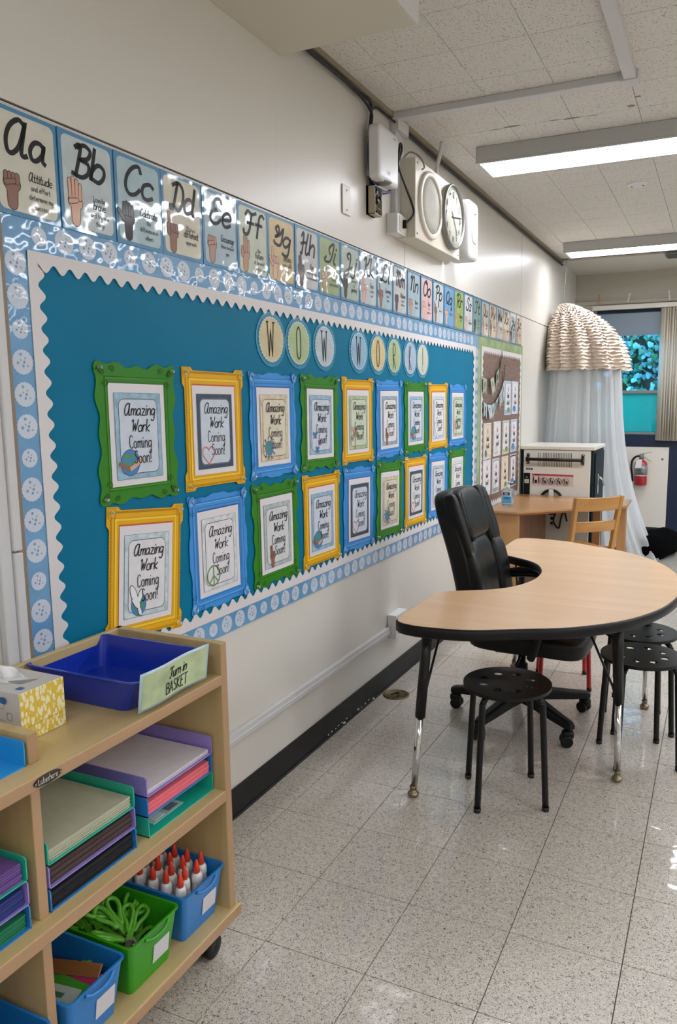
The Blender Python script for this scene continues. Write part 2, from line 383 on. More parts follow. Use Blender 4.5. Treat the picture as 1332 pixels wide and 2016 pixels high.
class Print:
    """flat print: coloured polygons and pen strokes laid on one sheet, each layer a hair proud of the last"""
    def __init__(s, fn, h0=.0006, step=.00016):
        s.fn = fn; s.h = h0; s.st = step; s.mb = MB(); s.mats = []
    def mi(s, m):
        if m not in s.mats: s.mats.append(m)
        return s.mats.index(m)
    def up(s): s.h += s.st
    def poly(s, pts, m):
        s.up(); s.mb.add([s.fn(a, b, s.h) for a, b in pts], [list(range(len(pts)))], s.mi(m)); return s
    def ell(s, cx, cy, rx, ry, m, n=20, rot=0):
        c, q = math.cos(rot), math.sin(rot)
        return s.poly([(cx+rx*math.cos(2*PI*i/n)*c-ry*math.sin(2*PI*i/n)*q, cy+rx*math.cos(2*PI*i/n)*q+ry*math.sin(2*PI*i/n)*c) for i in range(n)], m)
    def rect(s, cx, cy, w, h, m, r=0):
        return s.poly(rrect(cx, cy, w, h, r), m)
    def stroke(s, pts, w, m, closed=False, bump=True):
        if bump: s.up()
        P = [Vector((p[0], p[1])) for p in pts]; k = len(P)
        if k < 2: return s
        vs = []; fs = []
        for i in range(k):
            a = P[i-1] if (i > 0 or closed) else P[i]; b = P[(i+1) % k] if (i < k-1 or closed) else P[i]
            t = (b-a)
            if t.length < 1e-9: t = Vector((1, 0))
            t.normalize(); n = Vector((-t.y, t.x))*w*.5
            e = Vector((0, 0))
            if not closed and i == 0: e = -t*w*.35
            if not closed and i == k-1: e = t*w*.35
            vs += [s.fn(*(P[i]-n+e), s.h), s.fn(*(P[i]+n+e), s.h)]
        for i in range(k if closed else k-1):
            j = (i+1) % k; fs.append((2*i, 2*j, 2*j+1, 2*i+1))
        s.mb.add(vs, fs, s.mi(m)); return s
    def circ(s, cx, cy, r, w, m, n=24, ry=None):
        ry = ry or r
        return s.stroke([(cx+r*math.cos(2*PI*i/n), cy+ry*math.sin(2*PI*i/n)) for i in range(n)], w, m, True)
    def text(s, t, cx, y, size, w, m, style='print', align=0, xs=1.0, sub=3, W=None):
        """size = height of a capital"""
        u = size/11; x = 0; out = []
        slant = .16 if style == 'script' else 0
        for ci, ch in enumerate(t):
            if ch == ' ': x += 3.4; continue
            if ch in GL['dig']: g = GL['dig'][ch]
            elif ch in GL['low']: g = GL['low'][ch]
            elif style == 'script' and ch in GL['cur']: g = GL['cur'][ch]
            else: g = GL['cap'].get(ch) or GL['cur'][ch]
            mx = max(p[0] for st in g for p in st)
            for st in g:
                q = catmull([(a, b, 0) for a, b in st], sub) if len(st) > 2 else [Vector((*p, 0)) for p in st]
                out.append([((p.x+x+slant*p.y), p.y) for p in q])
            x += mx+(.5 if style == 'script' else 1.3)
        if W: xs = W/(x*u)
        W = x*u*xs; off = cx-W/2 if align == 0 else cx
        s.up()
        for st in out: s.stroke([(off+a*u*xs, y+b*u) for a, b in st], w, m, bump=False)
        return s
    def build(s, name, parent): return s.mb.build(name, s.mats, parent)

def rrect(cx, cy, w, h, r=0, n=4):
    if r <= 0: return [(cx-w/2, cy-h/2), (cx+w/2, cy-h/2), (cx+w/2, cy+h/2), (cx-w/2, cy+h/2)]
    out = []
    for sx, sy, a0 in ((1,-1,-PI/2), (1,1,0), (-1,1,PI/2), (-1,-1,PI)):
        for i in range(n+1):
            a = a0+PI/2*i/n; out.append((cx+sx*(w/2-r)+r*math.cos(a), cy+sy*(h/2-r)+r*math.sin(a)))
    return out
def wallfn(x0): return lambda u, v, h: (x0+h, u, v)
# ---------------------------------------------------------------- palette
M_wall = mat('cream_wall_paint', 'd3cfc6', rough=.38, bump=.05, bscale=40, coat=.25, crough=.25)
M_wallb = mat('grey_beige_paint', 'b9b3a6', rough=.5)
M_white = mat('white_enamel', 'dcdcdc', rough=.4)
M_whitew = mat('warm_white_enamel', 'd8d2c6', rough=.4)
M_offwhite = mat('off_white_plastic', 'd6d0c0', rough=.45)
M_black = mat('black_plastic', '070708', rough=.45, spec=.3)
M_blackm = mat('black_painted_metal', '070708', rough=.35, spec=.4)
M_rubber = mat('black_rubber', '151515', rough=.6, var=.3, vscale=8)
M_chrome = mat('chrome', 'd8d8d8', rough=.12, metal=1)
M_brass = mat('dull_brass', '6e6144', rough=.4, metal=.8, var=.4, vscale=30)
M_navy = mat('navy_paint', '0d1e3a', rough=.45)
M_alu = mat('grey_aluminium', '8c8c88', rough=.45, metal=.5)
M_joint = mat('dark_joint', '4a443c', rough=.9)
M_floor = floor_material()
M_ceil = ceiling_material()
M_ceilp = mat('smooth_ceiling_paint', 'cfc8bc', rough=.7)
M_racew = mat('grey_white_raceway', 'c9c9c9', rough=.4)
M_beam = mat('duct_paint', 'cdc7b8', rough=.55)
M_trimw = mat('brown_board_edge', '8c7a66', rough=.5)
M_cable = mat('black_cable', '16181c', rough=.5)
M_bcable = mat('blue_cable', '16325e', rough=.5)

H = 2.835; YB = 8.55; XR = 7.5; YF = -3.4; T = .3048

# ---------------------------------------------------------------- floor
fl = struct(MB().box(-.02, YF, -.06, XR, YB, -.0035).build('floor', M_joint), 'cream speckled vinyl tile floor')
def tile_mesh(x0, x1, y0, y1, z0, z1, m, name):
    c = .0014; e = .0009
    mb = MB()
    mb.add([(x0+e,y0+e,z0),(x1-e,y0+e,z0),(x1-e,y1-e,z0),(x0+e,y1-e,z0),(x0+c,y0+c,z1),(x1-c,y0+c,z1),(x1-c,y1-c,z1),(x0+c,y1-c,z1)],
           [(4,5,6,7),(0,1,5,4),(1,2,6,5),(2,3,7,6),(3,0,4,7)])
    return mb
gx0, gy0 = .1436, 1.2864-2*T
full = None; stuff = MB()
for i in range(-1, 25):
    for j in range(-14, 27):
        x0 = max(0, gx0+i*T); x1 = min(XR, gx0+(i+1)*T); y0 = max(YF, gy0+j*T); y1 = min(YB, gy0+(j+1)*T)
        if x1-x0 < .01 or y1-y0 < .01: continue
        near = i <= 4 and j >= 0
        if near and i >= 0 and y1-y0 > T-.001:
            if full is None:
                mb = tile_mesh(x0, x1, y0, y1, -.0035, 0, M_floor, 'tile')
                LOC['tmp'] = 0
                full = mb.build('tile', M_floor, None, origin=(x0, y0, 0)); full.parent = fl
            else: link_copy(full, fl, (x0, y0, 0))
        elif near:
            o = tile_mesh(x0, x1, y0, y1, -.0035, 0, M_floor, 'tile').build('tile', M_floor, None, origin=(x0, y0, 0)); o.parent = fl
        else:
            t = tile_mesh(x0, x1, y0, y1, -.0035, 0, M_floor, 'tile'); stuff.add(t.v, t.f)
tag(stuff.build('distant_tiles', M_floor, fl), None, None, kind='stuff')
# ---------------------------------------------------------------- ceiling: one-foot acoustic tiles
ce = struct(MB().box(-.02, YF, H+.004, XR, YB, H+.08).build('ceiling', M_joint), 'pitted acoustic tile ceiling')
full = None; stuff = MB(); cx0 = .1755; cy0 = 3.92-5*T
for i in range(-1, 25):
    for j in range(-20, 17):
        x0 = max(0, cx0+i*T); x1 = min(XR, cx0+(i+1)*T); y0 = max(YF, cy0+j*T); y1 = min(7.66, cy0+(j+1)*T)
        if x1-x0 < .01 or y1-y0 < .01: continue
        near = i <= 5 and j >= 0
        c, e = .0016, .0006
        vs = [(x0+e,y0+e,H+.004),(x1-e,y0+e,H+.004),(x1-e,y1-e,H+.004),(x0+e,y1-e,H+.004),(x0+c,y0+c,H),(x1-c,y0+c,H),(x1-c,y1-c,H),(x0+c,y1-c,H)]
        fs = [(7,6,5,4),(4,5,1,0),(5,6,2,1),(6,7,3,2),(7,4,0,3)]
        if near and i >= 0 and y1-y0 > T-.001:
            if full is None: full = MB().add(vs, fs).build('tile', M_ceil, None, origin=(x0, y0, H)); full.parent = ce
            else: link_copy(full, ce, (x0, y0, H))
        elif near:
            o = MB().add(vs, fs).build('tile', M_ceil, None, origin=(x0, y0, H)); o.parent = ce
        else: stuff.add(vs, fs)
tag(stuff.build('distant_tiles', M_ceil, ce), None, None, kind='stuff')
MB().box(0, 7.66, H-.012, XR, YB, H+.004).build('smooth_panel', M_ceilp, ce)
# water stains and chipped paint on the tiles
M_stain = mat('brown_water_stain', '8e8070', rough=.9, var=.2, vscale=40)
st = MB()
for (x, y, rx, ry) in ((.49,3.905,.05,.012),(.41,3.915,.03,.005),(.785,3.92,.05,.010),(.70,3.91,.03,.005),(1.06,3.88,.022,.016),(1.10,3.78,.016,.010),(.88,3.93,.03,.004)):
    st.add([(x+rx*math.cos(a)*(.7+.5*random.random()), y+ry*math.sin(a)*(.7+.5*random.random()), H-.0006) for a in [2*PI*k/14 for k in range(14)]], [list(range(14))])
st.build('paint_chips', M_stain, ce)

# ---------------------------------------------------------------- left wall: lapped panels, four feet wide
wl = struct(MB().box(-.12, YF, 0, -.006, YB, H+.08).build('wall_left', M_joint), 'cream panelled left wall')
for k in range(-3, 8):
    y0 = max(YF, .03+1.22*k); y1 = min(YB, .03+1.22*(k+1))
    MB().box(-.006, y0+.001, 2.162, .0015 if k % 2 else .0005, y1-.001, H).build('panel', M_wall, wl)
struct(MB().box(0, YF, 0, .006, YB, .1135).box(.006, YF, 0, .012, YB, .009).build('baseboard_left', M_rubber, bevel=.003), 'black rubber baseboard along the left wall')
fl_ = MB()
for k in range(16):
    y = 2.78+.035*k*random.uniform(.8, 1.1); z = random.uniform(.008, .020)
    fl_.box(.0055, y, z, .0068+.006*(z < .010), y+random.uniform(.005, .016), z+random.uniform(.002, .006))
fl_.build('paint_flecks', M_white, bpy.data.objects['baseboard_left'])
MB().box(-.006, YF, 0, 0, YB, 2.157).build('panel', M_wall, wl)
# ceiling angle strip and cover strip
struct(MB().box(0, YF, H-.022, .03, 7.66, H).build('trim_1', mat('tan_angle_strip', '8a7f6b', rough=.6)), 'tan angle strip where left wall meets ceiling')
# rear wall pieces round the windows
wb = struct(MB().box(-.12, YB, 0, .2, YB+.14, H+.08).box(.2, YB, 2.49, XR, YB+.14, H+.08).box(.2, YB, 0, 6.9, YB+.14, 1.115).box(1.62, YB, 1.115, 1.9, YB+.14, 2.49).box(6.6, YB, 0, XR+.12, YB+.14, H+.08).box(4.1, YB, 1.115, 4.3, YB+.14, 2.49)
            .build('wall_back', M_wallb), 'grey beige wall above the rear windows')
MB().box(.2, YB-.012, .985, 6.6, YB, 1.118).build('navy_band', M_navy, wb)
MB().box(1.03, YB-.012, 0, 1.9, YB, .985).build('navy_panel', M_navy, wb)
struct(MB().box(0, YB-.03, 2.495, XR, YB, 2.535).build('trim_2', M_wallb, bevel=.004), 'beige header rail over the rear windows')
struct(MB().box(0, YB-.02, 0, 1.03, YB, .115).build('baseboard_back', M_rubber), 'black baseboard under the rear windows')
struct(MB().box(XR, YF, 0, XR+.12, YB, H+.08).build('wall_right', M_wall), 'cream wall opposite, out of the frame')
struct(MB().box(-.12, YF-.12, 0, XR+.12, YF, H+.08).build('wall_front', M_wall), 'cream wall behind the camera')
# white wainscot panel with the extinguisher
struct(MB().box(.02, YB-.022, .118, 1.03, YB-.012, .985).box(.02, YB-.012, .118, 1.03, YB, .985).build('trim_3', M_whitew, bevel=.003), 'cream panel under the rear window')
MB().lathe([(0,0),(.012,.001),(.014,.004),(0,.005)], (.97, YB-.027, .86), 12, axis='y').build('panel_screw', M_alu, bpy.data.objects['trim_3'])

# ---------------------------------------------------------------- rear windows
M_tint = film('blue_tinted_glass', 'a6def2', 0, .03, .05)
M_clear = film('window_glass', 'e8f2f6', 0, .03, .08)
def window(n, x0, x1, z0, z1, tint, label, rails):
    o = MB()
    f = .035
    o.box(x0, YB, z0, x0+f, YB+.09, z1).box(x1-f, YB, z0, x1, YB+.09, z1).box(x0+f, YB+.002, z0, x1-f, YB+.088, z0+f*.7).box(x0+f, YB+.002, z1-.03, x1-f, YB+.088, z1)
    for z in rails: o.box(x0+f, YB+.015, z-.017, x1-f, YB+.075, z+.017)
    w_ = struct(o.build('window_%d' % n, M_alu, bevel=.003), label)
    MB().box(x0+f, YB+.04, z0+f*.7, x1-f, YB+.046, z1-.03).build('pane', tint, w_)
    return w_
w1 = window(1, .2, 1.62, 1.115, 2.49, M_tint, 'aluminium window with blue tinted glass beside the canopy', [1.57])
MB().box(.235, YB+.048, 1.145, 1.585, YB+.060, 1.553).build('turquoise_lower_panel', film('turquoise_translucent_panel', '96ffe6', .95, .5, .0), w1)
MB().box(.235, YB+.006, 2.40, 1.585, YB+.07, 2.46).build('navy_head_rail', M_navy, w1)
MB().box(.235, YB+.02, 2.165, 1.585, YB+.034, 2.40).build('grey_film', mat('grey_blue_film', '7d8d9c', rough=.3), w1)
window(2, 1.9, 4.1, 1.115, 2.49, M_clear, 'large clear window right of the frame', [1.57])
window(3, 4.3, 6.6, 1.115, 2.49, M_clear, 'large clear window in the far right corner', [1.57])
# low garden wall outside and ivy
struct(MB().box(-.6, 9.75, -.2, 7.6, 9.95, 2.6).build('trim_4', mat('garden_bank', '1f3326', rough=.9, var=.5, vscale=9)), 'dark bank outside the window')
struct(MB().box(-.6, YB+.14, -.4, 7.6, 12, -.2).build('trim_5', mat('ground_outside', '5a5a50', rough=.9)), 'ground outside the window')
iv = thing('ivy', 'ivy with heart shaped leaves seen through the blue tinted window', 'ivy', (.9, 9.6, 1.4))
ML = [mat('ivy_leaf_a', '4f9a62', rough=.35, coat=.4), mat('ivy_leaf_b', '9cc4cc', rough=.35, coat=.4), mat('ivy_leaf_c', 'c4dfe8', rough=.3, coat=.5), mat('ivy_leaf_d', '1f4a34', rough=.4)]
leafs = []
for m in ML:
    lf = MB()
    out = [(0,-.05),(.022,-.034),(.045,.0),(.040,.026),(.020,.034),(0,.024),(-.020,.034),(-.040,.026),(-.045,0),(-.022,-.034)]
    vs = [(0, -.008, -.002)]+[(x, .006 if abs(x) > .01 else -.004, z) for x, z in out]
    lf.add(vs, [(0, i, i % 10+1) for i in range(1, 11)], 0, True)
    leafs.append(lf)
lm = []
for k in range(290):
    m = random.choice((0, 0, 1, 1, 2, 3))
    x = random.uniform(.42, 1.15); z = random.uniform(1.52, 2.36); y = 9.58+random.uniform(-.14, .05)
    if len(lm) <= m or not any(n == m for n, _ in lm):
        o = leafs[m].build('leaf', ML[m], None); o.parent = iv; lm.append((m, o))
        o.location = (x-.9, y-9.6, z-1.4)
    else:
        o = link_copy([q for n, q in lm if n == m][0], iv, (x-.9, y-9.6, z-1.4))
    s = random.uniform(.55, 1.0); o.scale = (s, s, s)
    o.rotation_euler = (random.uniform(-.6, .5), random.uniform(-.7, .7), random.uniform(-.7, .7))
for m in range(4):
    xb = MB(); lf = leafs[m]
    for k in range(130):
        q = Matrix.Translation((random.choice((random.uniform(-.5, .4), random.uniform(1.15, 3.4))), 9.60+random.uniform(-.12, .06), random.uniform(1.3, 2.45))) @ Matrix.Rotation(random.uniform(-.7, .7), 4, 'Z') @ Matrix.Rotation(random.uniform(-.6, .5), 4, 'X') @ Matrix.Rotation(random.uniform(-.7, .7), 4, 'Y') @ Matrix.Scale(random.uniform(.6, 1.1), 4)
        xb.add([q @ Vector(v) for v in lf.v], lf.f, 0, True)
    tag(xb.build('leaves', ML[m], iv), None, None, kind='stuff')
sb = MB()
for k in range(40):
    x = random.uniform(.1, 1.3); z = random.uniform(1.4, 2.3)
    sb.tube([(x, 9.55, z), (x+random.uniform(-.1, .1), 9.5, z+.12), (x+random.uniform(-.16, .16), 9.55, z+.26)], .004, 5)
tag(sb.build('stems', mat('pale_stem', 'a8a89a', rough=.7), iv), None, None, kind='stuff')

# vertical blinds bunched at the right of the window
vb = thing('vertical_blinds', 'bunched beige vertical blinds at the right edge of the window', 'blinds', (1.05, 8.47, 1.06))
M_blind = mat('beige_vane', 'd9cebd', rough=.6)
MB().box(.2, 8.44, 2.43, 1.62, 8.50, 2.475).build('head_rail', M_whitew, vb)
vane = None
for k in range(14):
    x = .915+k*.027
    if vane is None:
        mb = MB(); mb.grid(lambda a, b: (.0-.055*(a-.5), .07*(a-.5), b*1.365), 3, 1)
        q = MB(); n = len(mb.v)
        q.v = [(p[0], p[1]+.008*math.sin(i % 4), p[2]) for i, p in enumerate(mb.v)]; q.f = mb.f; q.m = mb.m; q.s = mb.s
        vane = q.build('vane', M_blind, None); vane.parent = vb; vane.location = (x-1.05, 0, 0)
        so = vane.modifiers.new('thick', 'SOLIDIFY'); so.thickness = .0015
    else:
        link_copy(vane, vb, (x-1.05, random.uniform(-.006, .006), 0), (0, 0, random.uniform(-.22, .22)))

# ---------------------------------------------------------------- duct box at the top left
struct(MB().box(0, YF, 2.715, .531, 2.52, H).build('trim_6', M_beam, bevel=.004), 'boxed duct along the top left of the room')
struct(MB().box(.531, YF, 2.717, .537, 2.518, H).build('trim_7', M_white), 'side of the boxed duct, whitened as if lit by the lamps')  # lamplight on this duct side, put into the whiter colour of a thin sheet

# ---------------------------------------------------------------- ceiling lamps
M_diff = emission('lit_diffuser', 'f6f8ff', LAMP)
M_fix = mat('lamp_housing_white', 'b8b8b6', rough=.45)
def lamp(x0, y0, label, L=2.44):
    t = thing('ceiling_light', label, 'ceiling light', (x0+L/2, y0+.15, H), 'fluorescent ceiling lights')
    x1, y1, z0 = x0+L, y0+.30, H-.078
    MB().box(x0, y0, z0, x1, y1, H-.001).build('housing', M_fix, t, bevel=.002)
    MB().ringprism([(x0,y0),(x1,y0),(x1,y1),(x0,y1)], [(x0+.018,y0+.018),(x1-.018,y0+.018),(x1-.018,y1-.018),(x0+.018,y1-.018)], z0-.007, z0-.0005, axis='z').build('rim', M_fix, t)
    MB().box(x0+.02, y0+.02, z0-.004, x1-.02, y1-.02, z0-.001).build('diffuser', M_diff, t)
    return t
for r, y in enumerate((4.13, 6.83, 1.43, -1.27)):
    for c, x in enumerate((.235, 2.75, 5.0)):
        if r == 1 and c == 0: x = .19
        if r == 2 and c == 0: continue
        lab = {(0,0): 'near fluorescent ceiling light, long white box at upper right', (1,0): 'far fluorescent ceiling light, close to the rear windows'}.get((r, c)) or \
            'fluorescent ceiling light out of frame, %s in the %s row' % (('first', 'second', 'third')[c], ('near', 'far', 'overhead', 'hindmost')[r])
        lamp(x, y, lab, 2.44 if c == 0 else 2.2)
# oval blank plate on the ceiling, vent at the far right
pl = thing('ceiling_cover_plate', 'white oval cover plate with two screws on the ceiling', 'cover plate', (.957, 5.24, H))
MB().lathe([(0,-.012),(.055,-.011),(.066,-.004),(.068,0)], (.957, 5.24, H), 28).build('plate', M_white, pl)
for s in (-1, 1): MB().lathe([(0,-.014),(.006,-.0135),(.007,-.010)], (.957+s*.035, 5.24, H), 8).build('screw', M_black, pl)
vt = thing('ceiling_vent', 'small grey vent grille on the ceiling beyond the far light', 'vent', (1.12, 7.74, H-.012))
MB().box(.96, 7.62, H-.02, 1.28, 7.86, H-.012).build('frame', M_alu, vt)
for k in range(6): MB().obox((1.12, 7.65+.036*k, H-.024), (.145, 0, 0), (0, .012, -.006), (0, .0006, .0012)).build('slat', mat('dark_slat', '555550', rough=.5), vt)

# ceiling raceways
o = MB().box(0, 3.485, H-.032, 1.065, 3.535, H); tag(o.build('ceiling_raceway', M_racew, bevel=.003), 'white raceway running across the ceiling to the wall', 'raceway')
o = MB().box(1.075, -1.0, H-.034, 1.125, 3.50, H).box(1.06, 3.475, H-.04, 1.135, 3.545, H)
tag(o.build('ceiling_raceway', M_racew, bevel=.003), 'white raceway running overhead toward the camera', 'raceway')
o = MB().box(0, 3.515, 2.37, .028, 3.575, H-.03).box(0, 3.578, 2.37, .022, 3.615, H-.03).box(0, 3.50, H-.075, .05, 3.63, H-.02)
tag(o.build('wall_raceway', M_racew, bevel=.003), 'white vertical raceway above the cable outlet', 'raceway')
t = thing('low_raceway', 'white raceway low on the wall, ending at an outlet', 'raceway', (0, 2.6, .28))
MB().box(0, .6, .285, .022, 3.46, .327).build('channel', M_racew, t, bevel=.003)
MB().box(0, .6, .303, .0245, 3.455, .3065).build('channel_seam', M_white, t)
t = thing('wall_outlet', 'white surface outlet box at the end of the low raceway', 'outlet', (0, 3.52, .26))
MB().box(0, 3.45, .262, .05, 3.60, .388).build('box', M_white, t, bevel=.004)
MB().box(.05, 3.475, .285, .055, 3.575, .365).build('faceplate', M_whitew, t, bevel=.002)
t = thing('conduit', 'thin white conduit bending from ceiling down to the clock box', 'conduit', (.05, 4.05, 2.65))
MB().tube(catmull([(.10, 3.97, H), (.085, 3.985, H-.05), (.035, 4.07, H-.10), (.028, 4.09, 2.65)], 5), .011, 10).build('tube', M_racew, t)
# white vertical cord cover and brown board edge at the left
tag(MB().box(0, 1.195, .3, .022, 1.228, 2.155).box(0, 1.228, .3, .030, 1.252, 1.13).box(0, 1.228, 1.134, .030, 1.252, 2.155).build('cord_cover', M_racew, bevel=.004), 'white vertical cord cover at the left edge of the wall', 'cord cover')
struct(MB().box(0, 1.254, .66, .012, 1.276, 1.95).build('trim_8', M_trimw, bevel=.003), 'brown wooden edge strip left of the teal board')
# blank switch plate
t = thing('blank_wall_plate', 'cream blank wall plate above the alphabet cards', 'wall plate', (0, 3.03, 2.33))
MB().box(0.0015, 2.99, 2.275, .007, 3.065, 2.395).build('plate', M_whitew, t, bevel=.003)
for z in (2.295, 2.375): MB().lathe([(0,.0095),(.003,.009),(.0035,.007)], (0, 3.0275, z), 8, axis='x').build('screw', M_alu, t)
# floor clean-out cover
t = thing('floor_cleanout_cover', 'round dull brass clean-out cover set in the floor by the baseboard', 'floor cover', (.072, 3.365, 0))
MB().lathe([(.068,0),(.067,.003),(.060,.004),(.058,.0025),(0,.0028)], (.085, 3.365, 0), 32).build('disc', M_brass, t)
MB().tube(catmull([(.065,3.35,.003),(.085,3.385,.005),(.105,3.36,.005),(.098,3.34,.003)],4), .004, 6).build('lift_ring', M_black, t)
# ================================================================ teal bulletin board
M_teal = mat('teal_board_paper', '007093', rough=.5, bump=.12, bscale=7, spec=.15, var=.06, vscale=3)
M_scal = mat('white_border_card', 'd6d2d2', rough=.5)
M_lam_blue = mat('laminated_blue_border', '5f98c4', rough=.4, coat=1, crough=.07, cbump=.42, cscale=10, var=.10, vscale=10)
M_doily = mat('printed_doily', 'c3cddc', rough=.4, coat=1, crough=.07, cbump=.42, cscale=10)
M_dl1 = mat('doily_blue_flower', '6b93bb', rough=.5, coat=1, crough=.08); M_dl2 = mat('doily_leaf', '9aa87e', rough=.5, coat=1, crough=.08)
BY0, BY1, BZ0, BZ1 = 1.277, 4.968, .690, 1.912
bb = thing('bulletin_board', 'large teal bulletin board with blue doily border and white scalloped edging', 'bulletin board', (0, 3.12, BZ0))
MB().box(.001, BY0+.01, BZ0+.01, .004, BY1-.01, BZ1-.01).build('backing_paper', M_teal, bb)
bd = MB()
IY0, IY1, IZ0, IZ1 = 1.343, 4.903, .757, 1.838
for a in ((BY0,BZ0,IY0,BZ1),(IY1,BZ0,BY1,BZ1),(IY0,BZ0,IY1,IZ0),(IY0,IZ1,IY1,BZ1)): bd.box(.004, a[0], a[1], .0055, a[2], a[3])
bd.build('doily_border', M_lam_blue, bb)
pr = Print(wallfn(.0055), .0004, .00012)
def doily(y, z, r):
    h = pr.h
    pr.poly([(y+r*(1+.05*(i % 2))*math.cos(2*PI*i/36), z+r*(1+.05*(i % 2))*math.sin(2*PI*i/36)) for i in range(36)], M_doily)
    for k in range(7):
        a = k*2.4; q = r*(.15+.085*k)
        pr.ell(y+q*math.cos(a), z+q*math.sin(a), r*.13, r*(.07 if k % 2 else .13), M_dl2 if k % 2 else M_dl1, 6, a)
    pr.h = h
def run(n, fn):
    for k in range(n):
        y, z = fn(k); doily(y, z, .0285 if k % 4 else .022)
run(15, lambda k: (BY0+.033, .74+.076*k)); run(15, lambda k: (BY1-.033, .74+.076*k))
run(46, lambda k: (IY0+.04+.0765*k, 1.875)); run(46, lambda k: (IY0+.04+.0765*k, .723))
pr.build('doily_print', bb)
sc = MB()
def scallop(p0, p1, inward, n):
    # strip from the outer line p0-p1, inner edge a wave
    d = Vector((p1[0]-p0[0], p1[1]-p0[1])); L = d.length; d.normalize(); nn = Vector(inward)
    m = n*12; vs = []
    for i in range(m+1):
        t = i/m*L; wv = .036+.010*math.cos(2*PI*i/12)
        a = Vector(p0)+d*t; b = a+nn*wv
        for q in (a, b):
            vs.append((.0062, q.x, q.y)); vs.append((.0080+.0004*abs(nn.y), q.x, q.y))
    fs = []
    for i in range(m):
        o = 4*i; fs += [(o+1, o+5, o+7, o+3), (o+2, o+3, o+7, o+6), (o, o+1, o+5, o+4), (o, o+2, o+6, o+4)]
    sc.add(vs, fs)
scallop((IY0, IZ1), (IY0, IZ0), (1, 0), 21); scallop((IY1, IZ0), (IY1, IZ1), (-1, 0), 21)
scallop((IY0, IZ0), (IY1, IZ0), (0, 1), 70); scallop((IY1, IZ1), (IY0, IZ1), (0, -1), 70)
for a, b in ((IY0, IZ0), (IY1-.03, IZ0), (IY0, IZ1-.03), (IY1-.03, IZ1-.03)): sc.box(.0062, a, b, .0076, a+.03, b+.03)
sc.build('scalloped_edging', M_scal, bb)

# ================================================================ hands and small printed pictures
def hand(p, cx, cy, s, spec, skin, line, flip=1):
    """finger spelling hand, palm about s wide; spec = extension of thumb, index, middle, ring, little (0 curled .. 1 straight)"""
    def cap(x0, y0, x1, y1, r0, r1, g, m):
        a = math.atan2(y1-y0, x1-x0); pts = []
        for i in range(7): t = a+PI/2+PI*i/6; pts.append((cx+flip*s*(x0+(r0+g)*math.cos(t)), cy+s*(y0+(r0+g)*math.sin(t))))
        for i in range(7): t = a-PI/2+PI*i/6; pts.append((cx+flip*s*(x1+(r1+g)*math.cos(t)), cy+s*(y1+(r1+g)*math.sin(t))))
        if flip < 0: pts = pts[::-1]
        p.poly(pts, m)
    th, *fg = spec
    for g, m in ((.045, line), (0, skin)):
        cap(-.02, -1.15, 0, -.4, .30, .34, g, m)
        cap(-.16, -.1, .16, -.1, .38, .38, g, m)
    xs = (-.36, -.12, .12, .35); ln = (.82, .95, .85, .66)
    for x, l, e in zip(xs, ln, fg):
        for g, m in ((.04, line), (0, skin)):
            if e > .3: cap(x, .15, x*(1.15 if e > .8 else 1), .25+l*e, .125, .10, g, m)
            else: cap(x, .0, x, .32, .125, .13, g, m)
    for g, m in ((.04, line), (0, skin)):
        if th > .6: cap(-.42, -.25, -.85, .25, .14, .11, g, m)
        elif th > .3: cap(-.45, -.2, -.50, .34, .14, .11, g, m)
        else: cap(-.40, -.12, .12, .02, .13, .11, g, m)
SK = [mat('print_skin_%s' % n, c, rough=.5, coat=.2, crough=.1) for n, c in (('brown','8a6152'),('light','d3a58f'),('black','1c1a1a'),('tan','b58a72'),('dark','4a3430'),('pink','d9a597'))]
M_skl = mat('print_skin_line', '3d2822', rough=.5)
M_ink = mat('black_ink', '0c0c0e', rough=.5, coat=.15, crough=.1, spec=.3)
M_inkg = mat('grey_ink', '3c3d42', rough=.4)

